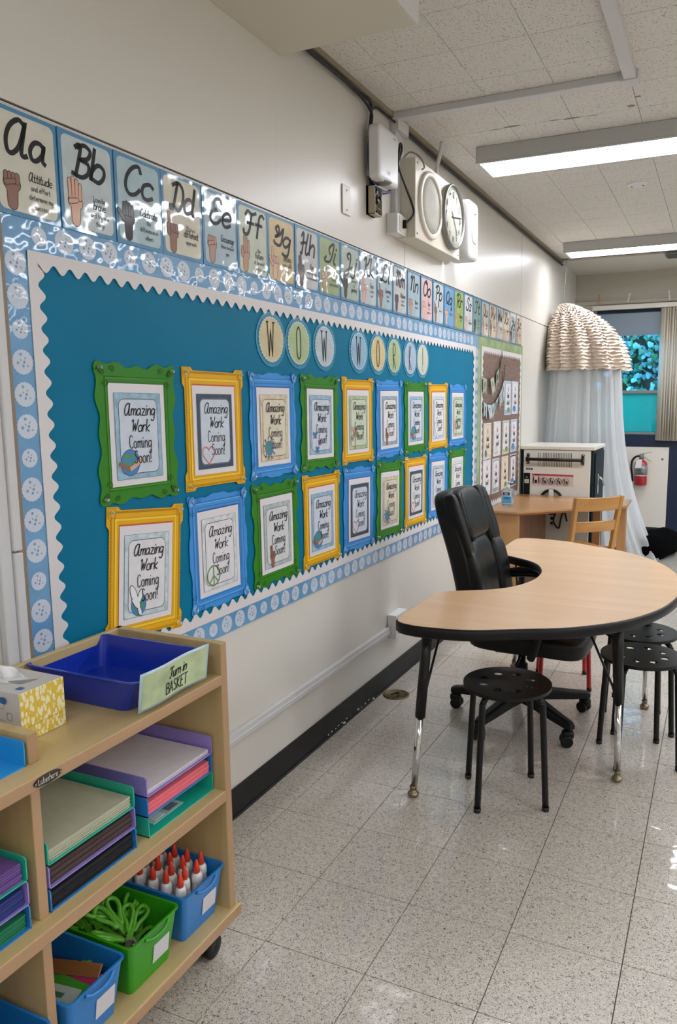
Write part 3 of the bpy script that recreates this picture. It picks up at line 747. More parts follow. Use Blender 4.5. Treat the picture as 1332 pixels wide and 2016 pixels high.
# ================================================================ alphabet cards
def cardmat(n, c, var=.1): return mat('card_'+n, c, rough=.42, coat=1, crough=.07, cbump=.38, cscale=7, var=var, vscale=16)
M_cb = cardmat('border_blue', '2f7ba6', .06)
CM = {k: cardmat(k, v) for k, v in dict(cream='c9c8b8', ice='b6c2c4', sky='9fb8c0', sand='c8c3b0', steel='9db3bf', mint='bcc4b0', gold='c6ae78', grey='b9bcbc', olive='8fa06a', sage='a5b3a5', pink='d6b3b3', blue='5d9acb', leaf='8faa4c', white='cdcfcf', teal='6f9a92', tan='c9b7a0').items()}
ALPHA = [
 ('A','cream',0,(0,0,0,0,0),'Attitude|and effort|determine my|success','brown fist'),('B','ice',1,(0,1,1,1,1),'I can be|brave|and try new|things','light open hand, fingers together'),
 ('C','sky',2,(.9,.6,.6,.6,.6),'Celebrate|the|differences in|others','black curved hand'),('D','sand',0,(.4,1,0,0,0),"I'll try a|different|approach",'brown pointing hand'),
 ('E','steel',3,(0,.25,.25,.25,.25),'Encourage|those around|you','tan curled hand'),('F','mint',3,(.4,.2,1,1,1),'The|future|of the world|is in this room','tan hand, three fingers spread'),
 ('G','gold',1,(.8,1,0,0,0),'Getting|better takes|time','outlined pale hand'),('H','grey',4,(.4,1,1,0,0),'How|can my strengths help me|overcome my weaknesses','dark hand pointing sideways'),
 ('I','olive',3,(0,0,0,0,1),'I|have a|growth mindset','hand with little finger up'),('J','sage',2,(.8,.6,.5,0,0),'Learning|is a|journey','black bent hand'),
 ('K','ice',5,(.6,1,1,0,0),'Keep|an open|mind','pink two finger hand'),('L','sky',0,(1,1,0,0,0),'Learning|has no|limits','brown hand, thumb and finger out'),
 ('M','grey',4,(0,0,0,0,0),'Mistakes|expand|the brain','dark fist'),('N','steel',3,(.4,0,0,0,0),'Never|give up','tan fist'),
 ('O','pink',5,(.5,.4,.4,.4,.4),"Open|one's|perspective",'pink rounded hand'),('P','ice',0,(.6,1,.5,0,0),'progress','brown drooping hand'),
 ('Q','blue',1,(.8,.6,0,0,0),'Question','pale pinching hand'),('R','leaf',3,(0,1,1,0,0),'Reading|Rocks','crossed fingers'),
 ('S','white',1,(0,0,0,0,0),'Be a|Superstar','pale fist'),('T','teal',2,(.3,.2,0,0,0),'Try|new|things','black fist'),
 ('U','sand',3,(0,1,1,0,0),'Unique|people',' two raised fingers'),('V','tan',0,(0,1,.9,0,0),'Value|others','V fingers'),
 ('W','sage',5,(0,1,1,1,0),'Work|hard','three raised fingers'),('X','tan',1,(0,.5,0,0,0),'Explore|more','hooked finger'),
 ('Y','sky',4,(1,0,0,0,1),'You|matter','thumb and little finger out'),('Z','tan',3,(0,1,0,0,0),'Zoom|ahead','pointing finger')]
CH = dict(zip('ABCDEFGHIJKLMNOPQRSTUVWXYZ', ['pale green and cream','pale grey','sky blue','sandy','steel blue','mint','gold','grey','olive green','sage','icy','sky blue','light grey','steel blue','pink','icy blue','bright blue','leaf green','white','teal green','sandy','tan','sage','tan','sky blue','tan']))
for k, (L, cm, sk, spec, txt, hd) in enumerate(ALPHA):
    y0 = 1.267+.1876*k; y1 = y0+.1850; zb, zt = 1.910+.0004*k, 2.146+.0004*k
    ym, zm = (y0+y1)/2, (zb+zt)/2
    t = thing('alphabet_card', 'laminated %s alphabet card for letters %s%s above the teal board' % (CH[L], L, L.lower()) if k < 20 else 'laminated %s alphabet card for letters %s%s near the far end' % (CH[L], L, L.lower()), 'alphabet card', (0, ym, zb), 'alphabet cards')
    lean = random.uniform(-.0015, .0025)
    MB().add([(.006,y0,zb),(.006,y1,zb),(.006,y1,zt),(.006,y0,zt),(.0075+lean,y0,zb),(.0075,y1,zb),(.0085,y1,zt),(.0085+lean,y0,zt)],
             [(0,3,2,1),(4,5,6,7),(0,1,5,4),(1,2,6,5),(2,3,7,6),(3,0,4,7)]).build('laminated_card', [M_cb], t)
    def cf(u, v, h, y0=y0, y1=y1, zb=zb, zt=zt, lean=lean):
        a = (u-y0)/(y1-y0); b = (v-zb)/(zt-zb)
        x = (.0075+lean)*(1-a)*(1-b)+.0075*a*(1-b)+.0085*a*b+(.0085+lean)*(1-a)*b
        return (x+h, u, v)
    p = Print(cf, .0003, .00012)
    p.rect(ym, zm, .166, .216, CM[cm], .016)
    p.build('printed_ground', t)
    p2 = Print(cf, .0007, .00012)
    p2.text(L+L.lower(), ym-.004, zt-.101, .080 if L not in 'JGYZQ' else .068, .0112, M_ink, 'script', 0, 1, 4, .122)
    p2.build('letters', t)
    p3 = Print(cf, .0006, .00006)
    hx = y0+.048
    hand(p3, hx-.002, zb+.074, .043, spec, SK[sk], M_skl, 1)
    p3.build('hand_picture', t)
    p4 = Print(cf, .0010, .0001)
    lines = txt.split('|'); n = len(lines)
    for i, ln in enumerate(lines):
        big = (i == 0 and n > 1 and L not in 'BDFSJ') or (L in 'BDFJS' and len(ln) > 4 and i in (1, 2) and ln in ('brave','different','future','journey','Superstar'))
        sz = .021 if big else .0125
        wid = sum(max(q[0] for st in (GL['low'].get(c) or GL['cap'].get(c) or GL['cur'].get(c) or [[(3, 0)]]) for q in st)+1.2 if c != ' ' else 3.4 for c in ln)*sz/11
        xs = min(.95, .080/wid)
        p4.text(ln, y0+.128, zb+.086-.0205*i-(0 if n > 2 else .012), sz, .0022 if big else .0013, M_ink, 'script' if big else 'print', 0, xs, 2)
    p4.build('caption', t)

# ================================================================ WOW WORK! medallions
RG = {k: mat('medallion_'+k, c, rough=.5, coat=.7, crough=.12, cbump=.15, var=.1, vscale=24) for k, c in dict(sand='cdbd92', green='a9bb8a', grey='b4c0c8', blue='8fb0c8', gold='d3bd84', slate='a3b6cc', pale='c6cbb8').items()}
M_rim = mat('medallion_rim', '2b7fa8', rough=.4, coat=.8, crough=.08); M_dash = mat('medallion_dash', 'd2dde4', rough=.5)
M_lamin = mat('laminate_edge', '3f91b0', rough=.25, coat=1, crough=.06)
for i, (ch, y, cm, lab) in enumerate([('W',2.400,'sand','sand yellow round letter W, leftmost of the medallions'),('O',2.597,'green','green round letter O of the word WOW'),('W',2.808,'grey','pale grey round letter W ending the word WOW'),
        ('W',3.132,'blue','blue patterned round letter W starting the word WORK'),('O',3.341,'gold','golden round letter O of the word WORK'),('R',3.538,'green','green round letter R of the word WORK'),('K',3.750,'slate','slate blue round letter K of the word WORK'),('!',3.931,'pale','pale round exclamation mark, rightmost of the medallions')]):
    z = 1.706
    t = thing('letter_medallion', lab, 'letter sign', (.004, y, z-.098), 'WOW WORK letter medallions')
    MB().lathe([(.099,.0045),(.099,.0065),(0,.0068)], (0, y, z), 40, axis='x', sm=False).build('laminated_disc', M_lamin, t)
    p = Print(wallfn(.0070), .0003, .0002)
    p.ell(y, z, .088, .088, M_rim, 40)
    p.ell(y, z, .083, .083, M_dash, 40)
    for k in range(34):
        a = 2*PI*k/34; p.stroke([(y+.083*math.cos(a), z+.083*math.sin(a)), (y+.083*math.cos(a+.07), z+.083*math.sin(a+.07))], .006, M_rim, bump=k == 0)
    p.ell(y, z, .078, .078, RG[cm], 40)
    p.build('printed_disc', t)
    p = Print(wallfn(.0085), .0003)
    p.text(ch, y, z-.061, .122, .0055, M_ink, 'print', 0, .62 if ch != '!' else 1, 4)
    p.build('letter', t)

# ================================================================ picture frames with "Amazing Work Coming Soon!" sheets
FC = {'green': ('2f7d12', '1f5a0c', '4c9a26'), 'yellow': ('e0a90c', 'b57f08', 'f3c93a'), 'blue': ('3f8fd8', '2368ac', '6fb2ee')}
MF = {c: [mat('frame_%s_%d' % (c, i), v, rough=.45, coat=.08, crough=.2, spec=.3) for i, v in enumerate(vs)] for c, vs in FC.items()}
M_lip = {'green': mat('lip_green', '2c6a12', rough=.5), 'yellow': mat('lip_orange', 'd0601e', rough=.5), 'blue': mat('lip_blue', '1e5aa0', rough=.5)}
M_paper = mat('white_paper', 'dcd8dc', rough=.55, bump=.12, bscale=22, coat=.15, crough=.2)
PG = {k: mat('poster_'+k, c, rough=.5, var=.22, vscale=40) for k, c in dict(blue='8fb3c8', navy='33475c', tan='cfc3a4', green='a9b894', grey='aeb9ba', white='cfd3d6', pale='bcccd4', slate='93a6b4').items()}
M_pin_ = mat('poster_inner', 'ced2dc', rough=.5, var=.05, vscale=30)
PIN = {k: mat('poster_inner_'+k, c, rough=.5, var=.06, vscale=24) for k, c in dict(blue='c6cfdc', tan='d8d0bc', green='c5cfb9', white='dbdade', grey='cfd2d4').items()}
M_sea = mat('globe_sea', '3d7fbf', rough=.5); M_land = mat('globe_land', '4f8f5a', rough=.5); M_red = mat('heart_red', 'c86a58', rough=.5); M_peace = mat('peace_green', '6f8a5e', rough=.5)
M_dove = mat('dove_white', 'e4e4e8', rough=.5); M_pinkp = mat('blossom_pink', 'd08a96', rough=.5); M_wing = mat('butterfly_blue', '5b7fb0', rough=.5); M_wing2 = mat('butterfly_purple', '8a6a9a', rough=.5)
M_clearpin = mat('clear_push_pin', 'c9d4d6', rough=.08, trans=.7, coat=.5)
def globe(p, cx, cy, r):
    p.ell(cx, cy, r*1.05, r*1.05, M_inkg, 24); p.ell(cx, cy, r, r, M_sea, 24)
    for a, b, q, w_ in ((-.35,.45,.40,.26),(.3,.55,.3,.18),(-.15,-.35,.25,.4),(.5,-.05,.28,.3),(-.6,-.1,.18,.25)): p.ell(cx+a*r, cy+b*r, q*r, w_*r, M_land, 9, a)
def heart(p, cx, cy, s):
    pts = [(cx+s*.062*16*math.sin(t)**3, cy+s*.062*(13*math.cos(t)-5*math.cos(2*t)-2*math.cos(3*t)-math.cos(4*t))) for t in [2*PI*i/30 for i in range(30)]]
    p.stroke(pts, s*.10, M_red, True); p.stroke([(cx+(a-cx)*.86, cy+(b-cy)*.86) for a, b in pts], s*.035, M_red, True)
def picture(p, kind, cx, cy):
    if kind == 'earth hands':
        globe(p, cx, cy, .036)
        p.stroke([(cx-.040, cy-.002), (cx-.012, cy-.016), (cx+.004, cy-.014)], .013, SK[0]); p.stroke([(cx+.042, cy+.006), (cx+.018, cy-.010), (cx+.002, cy-.017)], .012, SK[1])
    elif kind == 'heart': heart(p, cx, cy, .034)
    elif kind == 'earth children':
        globe(p, cx, cy, .026)
        for k in range(11):
            a = 2*PI*k/11; p.ell(cx+.039*math.cos(a), cy+.039*math.sin(a), .0045, .0045, SK[k % 5], 8)
            p.stroke([(cx+.027*math.cos(a), cy+.027*math.sin(a)), (cx+.036*math.cos(a), cy+.036*math.sin(a))], .006, (M_pinkp, M_wing, M_peace)[k % 3])
    elif kind == 'butterflies':
        for x, y, s, m in ((-.012,.03,1,M_wing),(.026,.0,.8,M_wing2),(.006,-.028,.9,M_wing)):
            for sg in (-1, 1): p.ell(cx+x+sg*.009*s, cy+y+.007*s, .011*s, .008*s, m, 10, sg*.7); p.ell(cx+x+sg*.008*s, cy+y-.006*s, .008*s, .006*s, m, 10, -sg*.6)
            p.stroke([(cx+x, cy+y-.012*s), (cx+x, cy+y+.012*s)], .0025, M_ink)
    elif kind == 'blossom tree':
        p.stroke([(cx, cy-.045), (cx+.003, cy+.01)], .007, SK[0])
        for k in range(14): p.ell(cx+random.uniform(-.03, .034), cy+.018+random.uniform(-.018, .03), .013, .011, (M_pinkp, M_peace)[k % 2], 8)
    elif kind == 'peace hand': hand(p, cx, cy, .032, (.2, 1, .95, 0, 0), SK[0], M_skl)
    elif kind in ('dove', 'dove globe'):
        if 'globe' in kind: globe(p, cx+.006, cy-.012, .030)
        for g, m in ((.0025, M_inkg), (0, M_dove)):
            p.ell(cx-.004, cy-.004, .020+g, .010+g, m, 14, -.9); p.ell(cx-.014, cy+.020, .030+g, .011+g, m, 12, 2.0); p.ell(cx+.010, cy+.012, .022+g, .008+g, m, 12, 1.2); p.ell(cx+.010, cy-.030, .015+g, .006+g, m, 12, -1.2)
            p.ell(cx-.016, cy+.004, .006+g, .006+g, m, 10)
    elif kind == 'peace sign':
        p.circ(cx, cy, .033, .006, M_peace, 28); p.stroke([(cx, cy+.033), (cx, cy-.033)], .006, M_peace)
        p.stroke([(cx, cy), (cx-.023, cy-.024)], .006, M_peace); p.stroke([(cx, cy), (cx+.023, cy-.024)], .006, M_peace)
    elif kind == 'readers':
        for x, m in ((-.018, M_wing), (.004, M_pinkp), (.026, M_peace)):
            p.ell(cx+x, cy-.012, .010, .016, m, 12); p.ell(cx+x, cy+.010, .008, .008, SK[int(x*100) % 4], 12)
PICT = [('green','blue','blue','earth hands',-.5),('yellow','navy','blue','heart',-.35),('blue','tan','tan','earth children',.1),('green','blue','blue','butterflies',-.7),('yellow','green','green','blossom tree',-.2),('blue','slate','white','peace hand',.8),('green','blue','blue','earth hands',.4),('yellow','pale','white','dove',.8),('blue','green','green','blossom tree',.1),
        ('yellow','pale','white','dove globe',-5.2),('blue','white','white','peace sign',.1),('green','grey','grey','peace hand',.4),('yellow','blue','blue','earth hands',-.2),('blue','navy','blue','heart',-1.4),('green','tan','tan','earth children',-1.4),('yellow','navy','grey','heart',-.6),('blue','grey','blue','readers',-1.5),('green','white','white','peace sign',-.5)]
ORD = ['leftmost','second from the left','third from the left','fourth from the left','fifth from the left','sixth from the left','seventh from the left','eighth from the left','rightmost']
DESC = {'earth hands':'joined hands on a globe','heart':'a heart','earth children':'children round a globe','butterflies':'butterflies','blossom tree':'a blossom tree','peace hand':'a peace hand','dove':'a dove','dove globe':'a dove and globe','peace sign':'a peace sign','readers':'seated readers'}
pinmesh = None
def outline(kind, w_, h_, n=120):
    pts = []
    for i in range(n):
        t = i/n*4; sd = int(t); f = t-sd
        if sd == 0: x, y, nx, ny = -w_/2+f*w_, -h_/2, 0, -1
        elif sd == 1: x, y, nx, ny = w_/2, -h_/2+f*h_, 1, 0
        elif sd == 2: x, y, nx, ny = w_/2-f*w_, h_/2, 0, 1
        else: x, y, nx, ny = -w_/2, h_/2-f*h_, -1, 0
        if kind == 'green': d = -.012+.013*abs(math.cos(f*PI))**1.2+.0055*math.cos(f*PI*8)*(1 if .1 < f < .9 else .2)
        elif kind == 'blue': d = -.011+.010*math.exp(-((f-.5)/.16)**2)+.012*(math.exp(-(f/.09)**2)+math.exp(-((1-f)/.09)**2))+.002*math.cos(f*PI*10)
        else: d = 0 if (f < .14 or f > .86) else -.010
        if f < 1e-6:
            px, py = {0: (0, -1), 1: (1, 0), 2: (0, 1), 3: (-1, 0)}[(sd-1) % 4]
            k = .7 if kind == 'green' else (.55 if kind == 'blue' else 1)
            x = x*(1 if kind == 'yellow' else .985); y = y*(1 if kind == 'yellow' else .985)
            pts.append((x, y)); continue
        pts.append((x+nx*d, y+ny*d))
    return pts
def inner(w_, h_, n=120):
    pts = []
    for i in range(n):
        t = i/n*4; sd = int(t); f = t-sd
        pts.append([(-w_/2+f*w_, -h_/2), (w_/2, -h_/2+f*h_), (w_/2-f*w_, h_/2), (-w_/2, h_/2-f*h_)][sd])
    return pts
for i, (fc, pg, pin, kind, tilt) in enumerate(PICT):
    col, row = i % 9, i // 9
    y = 1.687+.3565*col; z = 1.394 if row == 0 else .992
    if i == 9: z = .990
    t = thing('framed_poster', '%s scrolled paper frame showing %s, %s, %s row' % (fc, DESC[kind], ORD[col], ('upper', 'lower')[row]), 'poster', (.004, y, z-.19), 'paper frames on the teal board')
    ca, sa = math.cos(math.radians(tilt)), math.sin(math.radians(tilt))
    bow = random.uniform(.002, .007)
    def ff(u, v, h, y=y, z=z, ca=ca, sa=sa, bow=bow):
        return (.0066+h+bow*(u/.16+1)*.3, y+u*ca-v*sa, z+u*sa+v*ca)
    W, Hh = .318, .388
    mb = MB(); o = outline(fc, W, Hh); n_ = inner(.226, .286)
    nn = len(o); vs = [ff(*q, 0) for q in o]+[ff(*q, .0016) for q in o]+[ff(*q, .0016) for q in n_]+[ff(*q, 0) for q in n_]
    fs = []
    for a in range(nn):
        b = (a+1) % nn
        for c in range(4): d = (c+1) % 4; fs.append((c*nn+a, c*nn+b, d*nn+b, d*nn+a))
    mb.add(vs, fs); mb.build('card_frame', MF[fc][0], t)
    p = Print(ff, .0018, .0002)
    D, Lg = MF[fc][1], MF[fc][2]
    if fc == 'yellow':
        p.stroke(rrect(0, 0, W-.036, Hh-.036), .0022, D, True); p.stroke(rrect(0, 0, .250, .314), .010, Lg, True); p.stroke(rrect(0, 0, .258, .322), .0016, D, True)
        p.up()
        for sx in (-1, 1):
            for k in range(34): p.stroke([(sx*(W/2-.0145), -Hh/2+.04+k*.0093), (sx*(W/2-.0145), -Hh/2+.0445+k*.0093)], .0035, D, bump=False)
            for k in range(26): p.stroke([(-W/2+.035+k*.0097, sx*(Hh/2-.0145)), (-W/2+.0395+k*.0097, sx*(Hh/2-.0145))], .0035, D, bump=False)
            for sy in (-1, 1): p.stroke(rrect(sx*(W/2-.018), sy*(Hh/2-.018), .028, .028), .0018, D, True); p.ell(sx*(W/2-.018), sy*(Hh/2-.018), .007, .007, Lg, 10)
    elif fc == 'green':
        p.stroke(rrect(0, 0, .240, .304), .003, Lg, True); p.stroke(rrect(0, 0, .248, .312), .0028, D, True)
        for sx in (-1, 1):
            for sy in (-1, 1):
                cx, cy = sx*(W/2-.030), sy*(Hh/2-.028)
                for (ox, oy, r, q) in ((.012, .006, .013, 1), (-.008, -.026, .012, -1), (-.034, .010, .010, 1)):
                    pts = [(cx+sx*(ox+r*(1-.08*k)*math.cos(.75*k*q)), cy+sy*(oy+r*(1-.08*k)*math.sin(.75*k*q))) for k in range(10)]
                    p.stroke(pts, .003, D)
                p.ell(cx+sx*.006, cy+sy*.004, .012, .008, D, 10, sx*sy*.8)
    else:
        p.stroke(rrect(0, 0, .240, .304), .003, D, True); p.stroke(rrect(0, 0, .272, .338, .01), .0018, D, True); p.stroke(rrect(0, 0, .262, .328, .006), .0025, Lg, True)
        for sx in (-1, 1):
            for sy in (-1, 1):
                cx, cy = sx*(W/2-.020), sy*(Hh/2-.020)
                p.ell(cx, cy, .015, .018, Lg, 16, sx*sy*.6); p.circ(cx, cy, .015, .0018, D, 16)
                for k in (-1, 0, 1): p.stroke([(cx-sx*.010, cy-sy*.012), (cx+sx*.004+k*.006, cy+sy*.012)], .0015, D)
                for ox, oy in ((-.036, .002), (.001, -.040)):
                    p.stroke([(cx+sx*(ox+.011*(1-.09*k)*math.cos(.8*k)), cy+sy*(oy+.011*(1-.09*k)*math.sin(.8*k))) for k in range(9)], .0022, D)
    p.build('frame_scrollwork', t)
    p = Print(ff, .0008, .0001); p.rect(0, 0, .236, .296, M_lip[fc]); p.build('frame_lip', t)
    # the sheet
    sm = MB(); sy0 = random.uniform(-.004, .004)
    def sf(u, v, h, ff=ff, sy0=sy0): return ff(u+sy0, v-.004, h+.0026)
    sm.grid(lambda a, b: sf((a-.5)*.222, (b-.5)*.284, 0), 4, 10); sh = sm.build('sheet', M_paper, t)
    p = Print(sf, .0012, .00014)
    p.rect(0, -.004, .184, .240, PG[pg]); p.stroke(rrect(0, -.004, .184, .240), .0012, M_inkg, True)
    p.rect(0, -.005, .156, .212, PIN[pin], .020); p.stroke(rrect(0, -.005, .153, .209, .019), .0018, M_ink, True)
    p.st = .00007; picture(p, kind, -.040, -.078); hp = p.h+.0002
    p.build('printed_picture', sh)
    p = Print(sf, hp, .00008)
    for ln, yy, st, wd in (('Amazing', .054, 'script', .124), ('Work', .008, 'script', .076), ('Coming', -.038, 'print', .092), ('Soon!', -.081, 'print', .070)):
        p.text(ln, .004 if ln != 'Soon!' else .011, yy, .034 if st == 'script' else .036, .0034 if st == 'script' else .0027, M_ink, st, 0, 1, 3, wd)
    p.build('lettering', sh)
    for sx in (-1, 1):
        for sy in (-1, 1):
            c = ff(sx*(W/2-.016), sy*(Hh/2-.016), .002)
            if pinmesh is None:
                pm = MB(); pm.lathe([(0,.013),(.0048,.012),(.0036,.009),(.0026,.005),(.0055,.003),(.0055,.001),(0,0)], (0,0,0), 10, axis='x')
                pinmesh = pm.build('push_pin', M_clearpin, None); pinmesh.parent = t; pinmesh.location = Vector(c)-Vector(LOC[t])
            else: link_copy(pinmesh, t, Vector(c)-Vector(LOC[t]))

# ================================================================ second board: brown planks, green border
M_gb = mat('green_watercolour_border', '93a679', rough=.5, var=.25, vscale=9)
M_plank = mat('printed_plank', '7b6258', rough=.55, var=.28, vscale=5, stretch=(1, 2, 14))
b2 = thing('small_bulletin_board', 'brown plank bulletin board with green border beyond the teal one', 'bulletin board', (0, 5.6, .7))
MB().box(.001, 4.972, .70, .004, 6.208, 1.925).build('green_border', M_gb, b2)
zs = [.72, .80, .89, .975, 1.064, 1.15, 1.235, 1.327, 1.39, 1.454, 1.517, 1.575, 1.629, 1.707, 1.769, 1.835]
for a, b in zip(zs, zs[1:]): MB().box(.004, 5.05, a+.0015, .0062, 6.15, b-.0015).build('plank', M_plank, b2)
sc = MB()
scallop((5.042, 1.852), (5.042, .72), (1, 0), 22); scallop((6.165, .72), (6.165, 1.852), (-1, 0), 22); scallop((6.165, 1.852), (5.042, 1.852), (0, -1), 22); scallop((5.042, .71), (6.165, .71), (0, 1), 22)
sc.build('scalloped_edging', M_scal, b2)
M_pen = [mat('pennant_sage', 'a4ab98', rough=.6, var=.15), mat('pennant_blue', 'a9b7bb', rough=.6, var=.15)]
def garland(name, lab, pts, L, m, letters):
    c = catmull([(.020, a, b) for a, b in pts], 6)
    t = thing(name, lab, 'garland', (.02, pts[0][0], pts[0][1]-.1))
    MB().tube(c, .0022, 5).build('string', M_ink, t)
    n = len(letters)
    for k in range(n):
        f = (k+.5)/n*(len(c)-1); i = int(f); q = c[i]; d = (c[min(i+1, len(c)-1)]-q).normalized()
        wv = .040; e = Vector((0, d.y, d.z))*wv
        bend = Vector((.018*math.sin(k*1.7), 0, 0))
        a, b = q-e, q+e; lo = Vector((0, 0, -L)); mid = Vector((0, 0, -L*.78))
        vs = [a, b, b+lo+bend, q+mid+bend, a+lo+bend]; vs2 = [v+Vector((.0012, 0, 0)) for v in vs]
        pe = MB().add(vs+vs2, [(5,9,8,7,6),(0,1,2,3,4)]+[(j, (j+1) % 5, 5+(j+1) % 5, 5+j) for j in range(5)]).build('pennant', m, t)
        p = Print(lambda u, v, h, q=q, bend=bend: (q.x+.0015+h+bend.x*max(0, -v)/.12, q.y+u, q.z+v), .0006)
        p.text(letters[k], 0, -.072, .045, .006, M_ink, 'print', 0, .7, 2); p.build('letter', pe)
garland('pennant_garland', 'sage green pennant garland hung high on the plank board', [(5.03,1.645),(5.12,1.635),(5.24,1.640),(5.35,1.672),(5.44,1.722),(5.505,1.79),(5.515,1.845)], .115, M_pen[0], 'PUMA')
garland('pennant_garland', 'pale blue pennant garland hung lower on the plank board', [(5.08,1.473),(5.18,1.457),(5.30,1.463),(5.41,1.50),(5.505,1.562),(5.58,1.64),(5.612,1.75)], .105, M_pen[1], 'YTNOCCL')
BC = [(5.755,1.503,'blue','upper left'),(5.972,1.506,'pale','upper right'),(5.211,1.197,'tan','middle row, first'),(5.466,1.203,'white','middle row, second'),(5.714,1.204,'green','middle row, third'),(5.955,1.207,'blue','middle row, fourth'),(5.207,.935,'white','bottom row, first'),(5.445,.930,'slate','bottom row, second'),(5.701,.930,'tan','bottom row, third'),(5.951,.930,'navy','bottom row, fourth')]
CN = {'blue':'blue','pale':'pale','tan':'tan','white':'white','green':'green','slate':'blue grey','navy':'dark edged'}
for k, (y, z, m, wh) in enumerate(BC):
    t = thing('message_card', '%s message card on the plank board, %s' % (CN[m], wh), 'poster', (.006, y, z-.13), 'cards on the plank board')
    MB().box(.0064, y-.097, z-.128, .0078, y+.097, z+.128).build('card', M_paper, t)
    p = Print(wallfn(.0078), .0004, .0002)
    p.rect(y, z, .180, .242, PG[m]); p.rect(y, z+.01, .150, .200, PIN['white'] if m != 'tan' else PIN['tan'], .015)
    if k % 4 == 3: p.circ(y-.03, z-.08, .028, .006, M_peace, 20)
    elif k % 4 == 2: globe(p, y-.04, z-.085, .026)
    elif k % 4 == 1: p.ell(y-.02, z-.085, .05, .025, M_wing, 14)
    else: p.ell(y+.02, z-.09, .04, .02, M_peace, 14)
    p.build('printed_ground', t)
    p = Print(wallfn(.0105), .0006, .0001)
    for i, ln in enumerate(('Be', 'kind', 'to all')): p.text(ln, y, z+.055-.052*i, .034, .005, M_ink if i != 0 else M_pinkp, 'print', 0, .8, 2)
    p.build('lettering', t)
# ================================================================ mobile shelf unit
M_maple = wood('maple_laminate', 'c8b07c', 'b59c69', .8, 1, .42, .2)
M_mside = wood('maple_laminate_upright', 'c2aa78', 'b09766', .8, 2, .42, .2)
M_edge = wood('tan_edge_band', 'b08d6a', 'a07e5c', 1.0, 1, .45, .1)
M_edgev = wood('tan_edge_band_upright', 'b08d6a', 'a07e5c', 1.0, 2, .45, .1)
su = thing('shelf_unit', 'low maple shelf unit on casters against the wall, full of bins and paper trays', 'shelf', (.2, .95, 0))
XF = .387
MB().box(.03, .34, .095, .046, 1.546, .868).build('back_panel', [M_maple], su, bevel=.002)
for y in (1.522, .340): MB().box(.03, y, .095, XF, y+.024, .868, 0, 1).build('end_panel', [M_mside, M_edgev], su, bevel=.0025)
MB().box(.046, .364, .757, XF, 1.522, .784, 0, 1).build('shelf', [M_maple, M_edge], su, bevel=.0025)
MB().box(.046, .364, .437, XF, 1.522, .467, 0, 1).build('shelf', [M_maple, M_edge], su, bevel=.0025)
MB().box(.025, .330, .094, .398, 1.558, .125, 0, 1).build('base', [M_maple, M_edge], su, bevel=.004)
MB().box(.046, .957, .467, .352, .979, .757, 0, 1).build('divider', [M_mside, M_edgev], su, bevel=.002)
MB().box(.046, .957, .125, .352, .979, .437, 0, 1).build('divider', [M_mside, M_edgev], su, bevel=.002)
MB().box(.046, .973, .784, .336, .996, .846, 0, 1).build('top_rim', [M_mside, M_edgev], su, bevel=.002)
pl = MB().prism([(.952+.034*math.cos(a)*(1 if abs(math.cos(a)) < .8 else .97)+.016, .771+.0105*math.sin(a)) for a in [2*PI*i/24 for i in range(24)]], XF, XF+.0025, axis='x').build('name_plate', mat('black_badge', '1a1613', rough=.3, coat=.4), su)
p = Print(wallfn(XF+.0025), .0004); M_bl = mat('badge_white', 'c9c4b4', rough=.4)
p.text('Lakeshore', .968, .7668, .0115, .0012, M_bl, 'print', 0, 1, 4, .046); p.ell(.939, .771, .0025, .0025, M_alu, 8); p.ell(.997, .771, .0025, .0025, M_alu, 8); p.build('lettering', pl)
for x, y in ((.335, 1.50), (.085, 1.50), (.335, .39), (.085, .39)):
    c = MB().lathe([(.018,.094),(.018,.085),(.008,.082),(.008,.070),(0,.070)], (x, y, 0), 12).obox((x, y-.012, .058), (.016, 0, 0), (0, .022, 0), (0, 0, .014)).build('caster', M_blackm, su, bevel=.002)
    for s in (-1, 1): MB().lathe([(0,-.010),(.028,-.010),(.032,-.007),(.032,.007),(.028,.010),(.012,.011),(0,.008)], (x+s*.016, y-.018, .033), 20, axis='x').build('wheel', M_black, c)

# letter trays, three to a stack
M_tr = {k: mat('tray_'+k, c, rough=.35, coat=.3, crough=.15) for k, c in dict(teal='22b094', purple='9381cc', blue='2a7fc0', azure='1890d8', dark='0e2f9c').items()}
def tray(x0, x1, y0, y1, z0, c, label, hgt=.049, name='letter_tray', cut=.022):
    t = .0025
    mb = MB().box(x0, y0, z0, x1, y1, z0+t).box(x0, y0, z0, x0+t, y1, z0+hgt)
    for ya in (y0, y1-t): mb.add(
        [(x0,ya,z0),(x1,ya,z0),(x1,ya,z0+hgt-.004),(x1-.006,ya,z0+hgt),(x0,ya,z0+hgt),(x0,ya+t,z0),(x1,ya+t,z0),(x1,ya+t,z0+hgt-.004),(x1-.006,ya+t,z0+hgt),(x0,ya+t,z0+hgt)],
        [(4,3,2,1,0),(5,6,7,8,9)]+[(i, (i+1) % 5, 5+(i+1) % 5, 5+i) for i in range(5)])
    return tag(mb.build(name, M_tr[c], None, origin=((x0+x1)/2, (y0+y1)/2, z0)), label, 'letter tray', 'stacked letter trays')
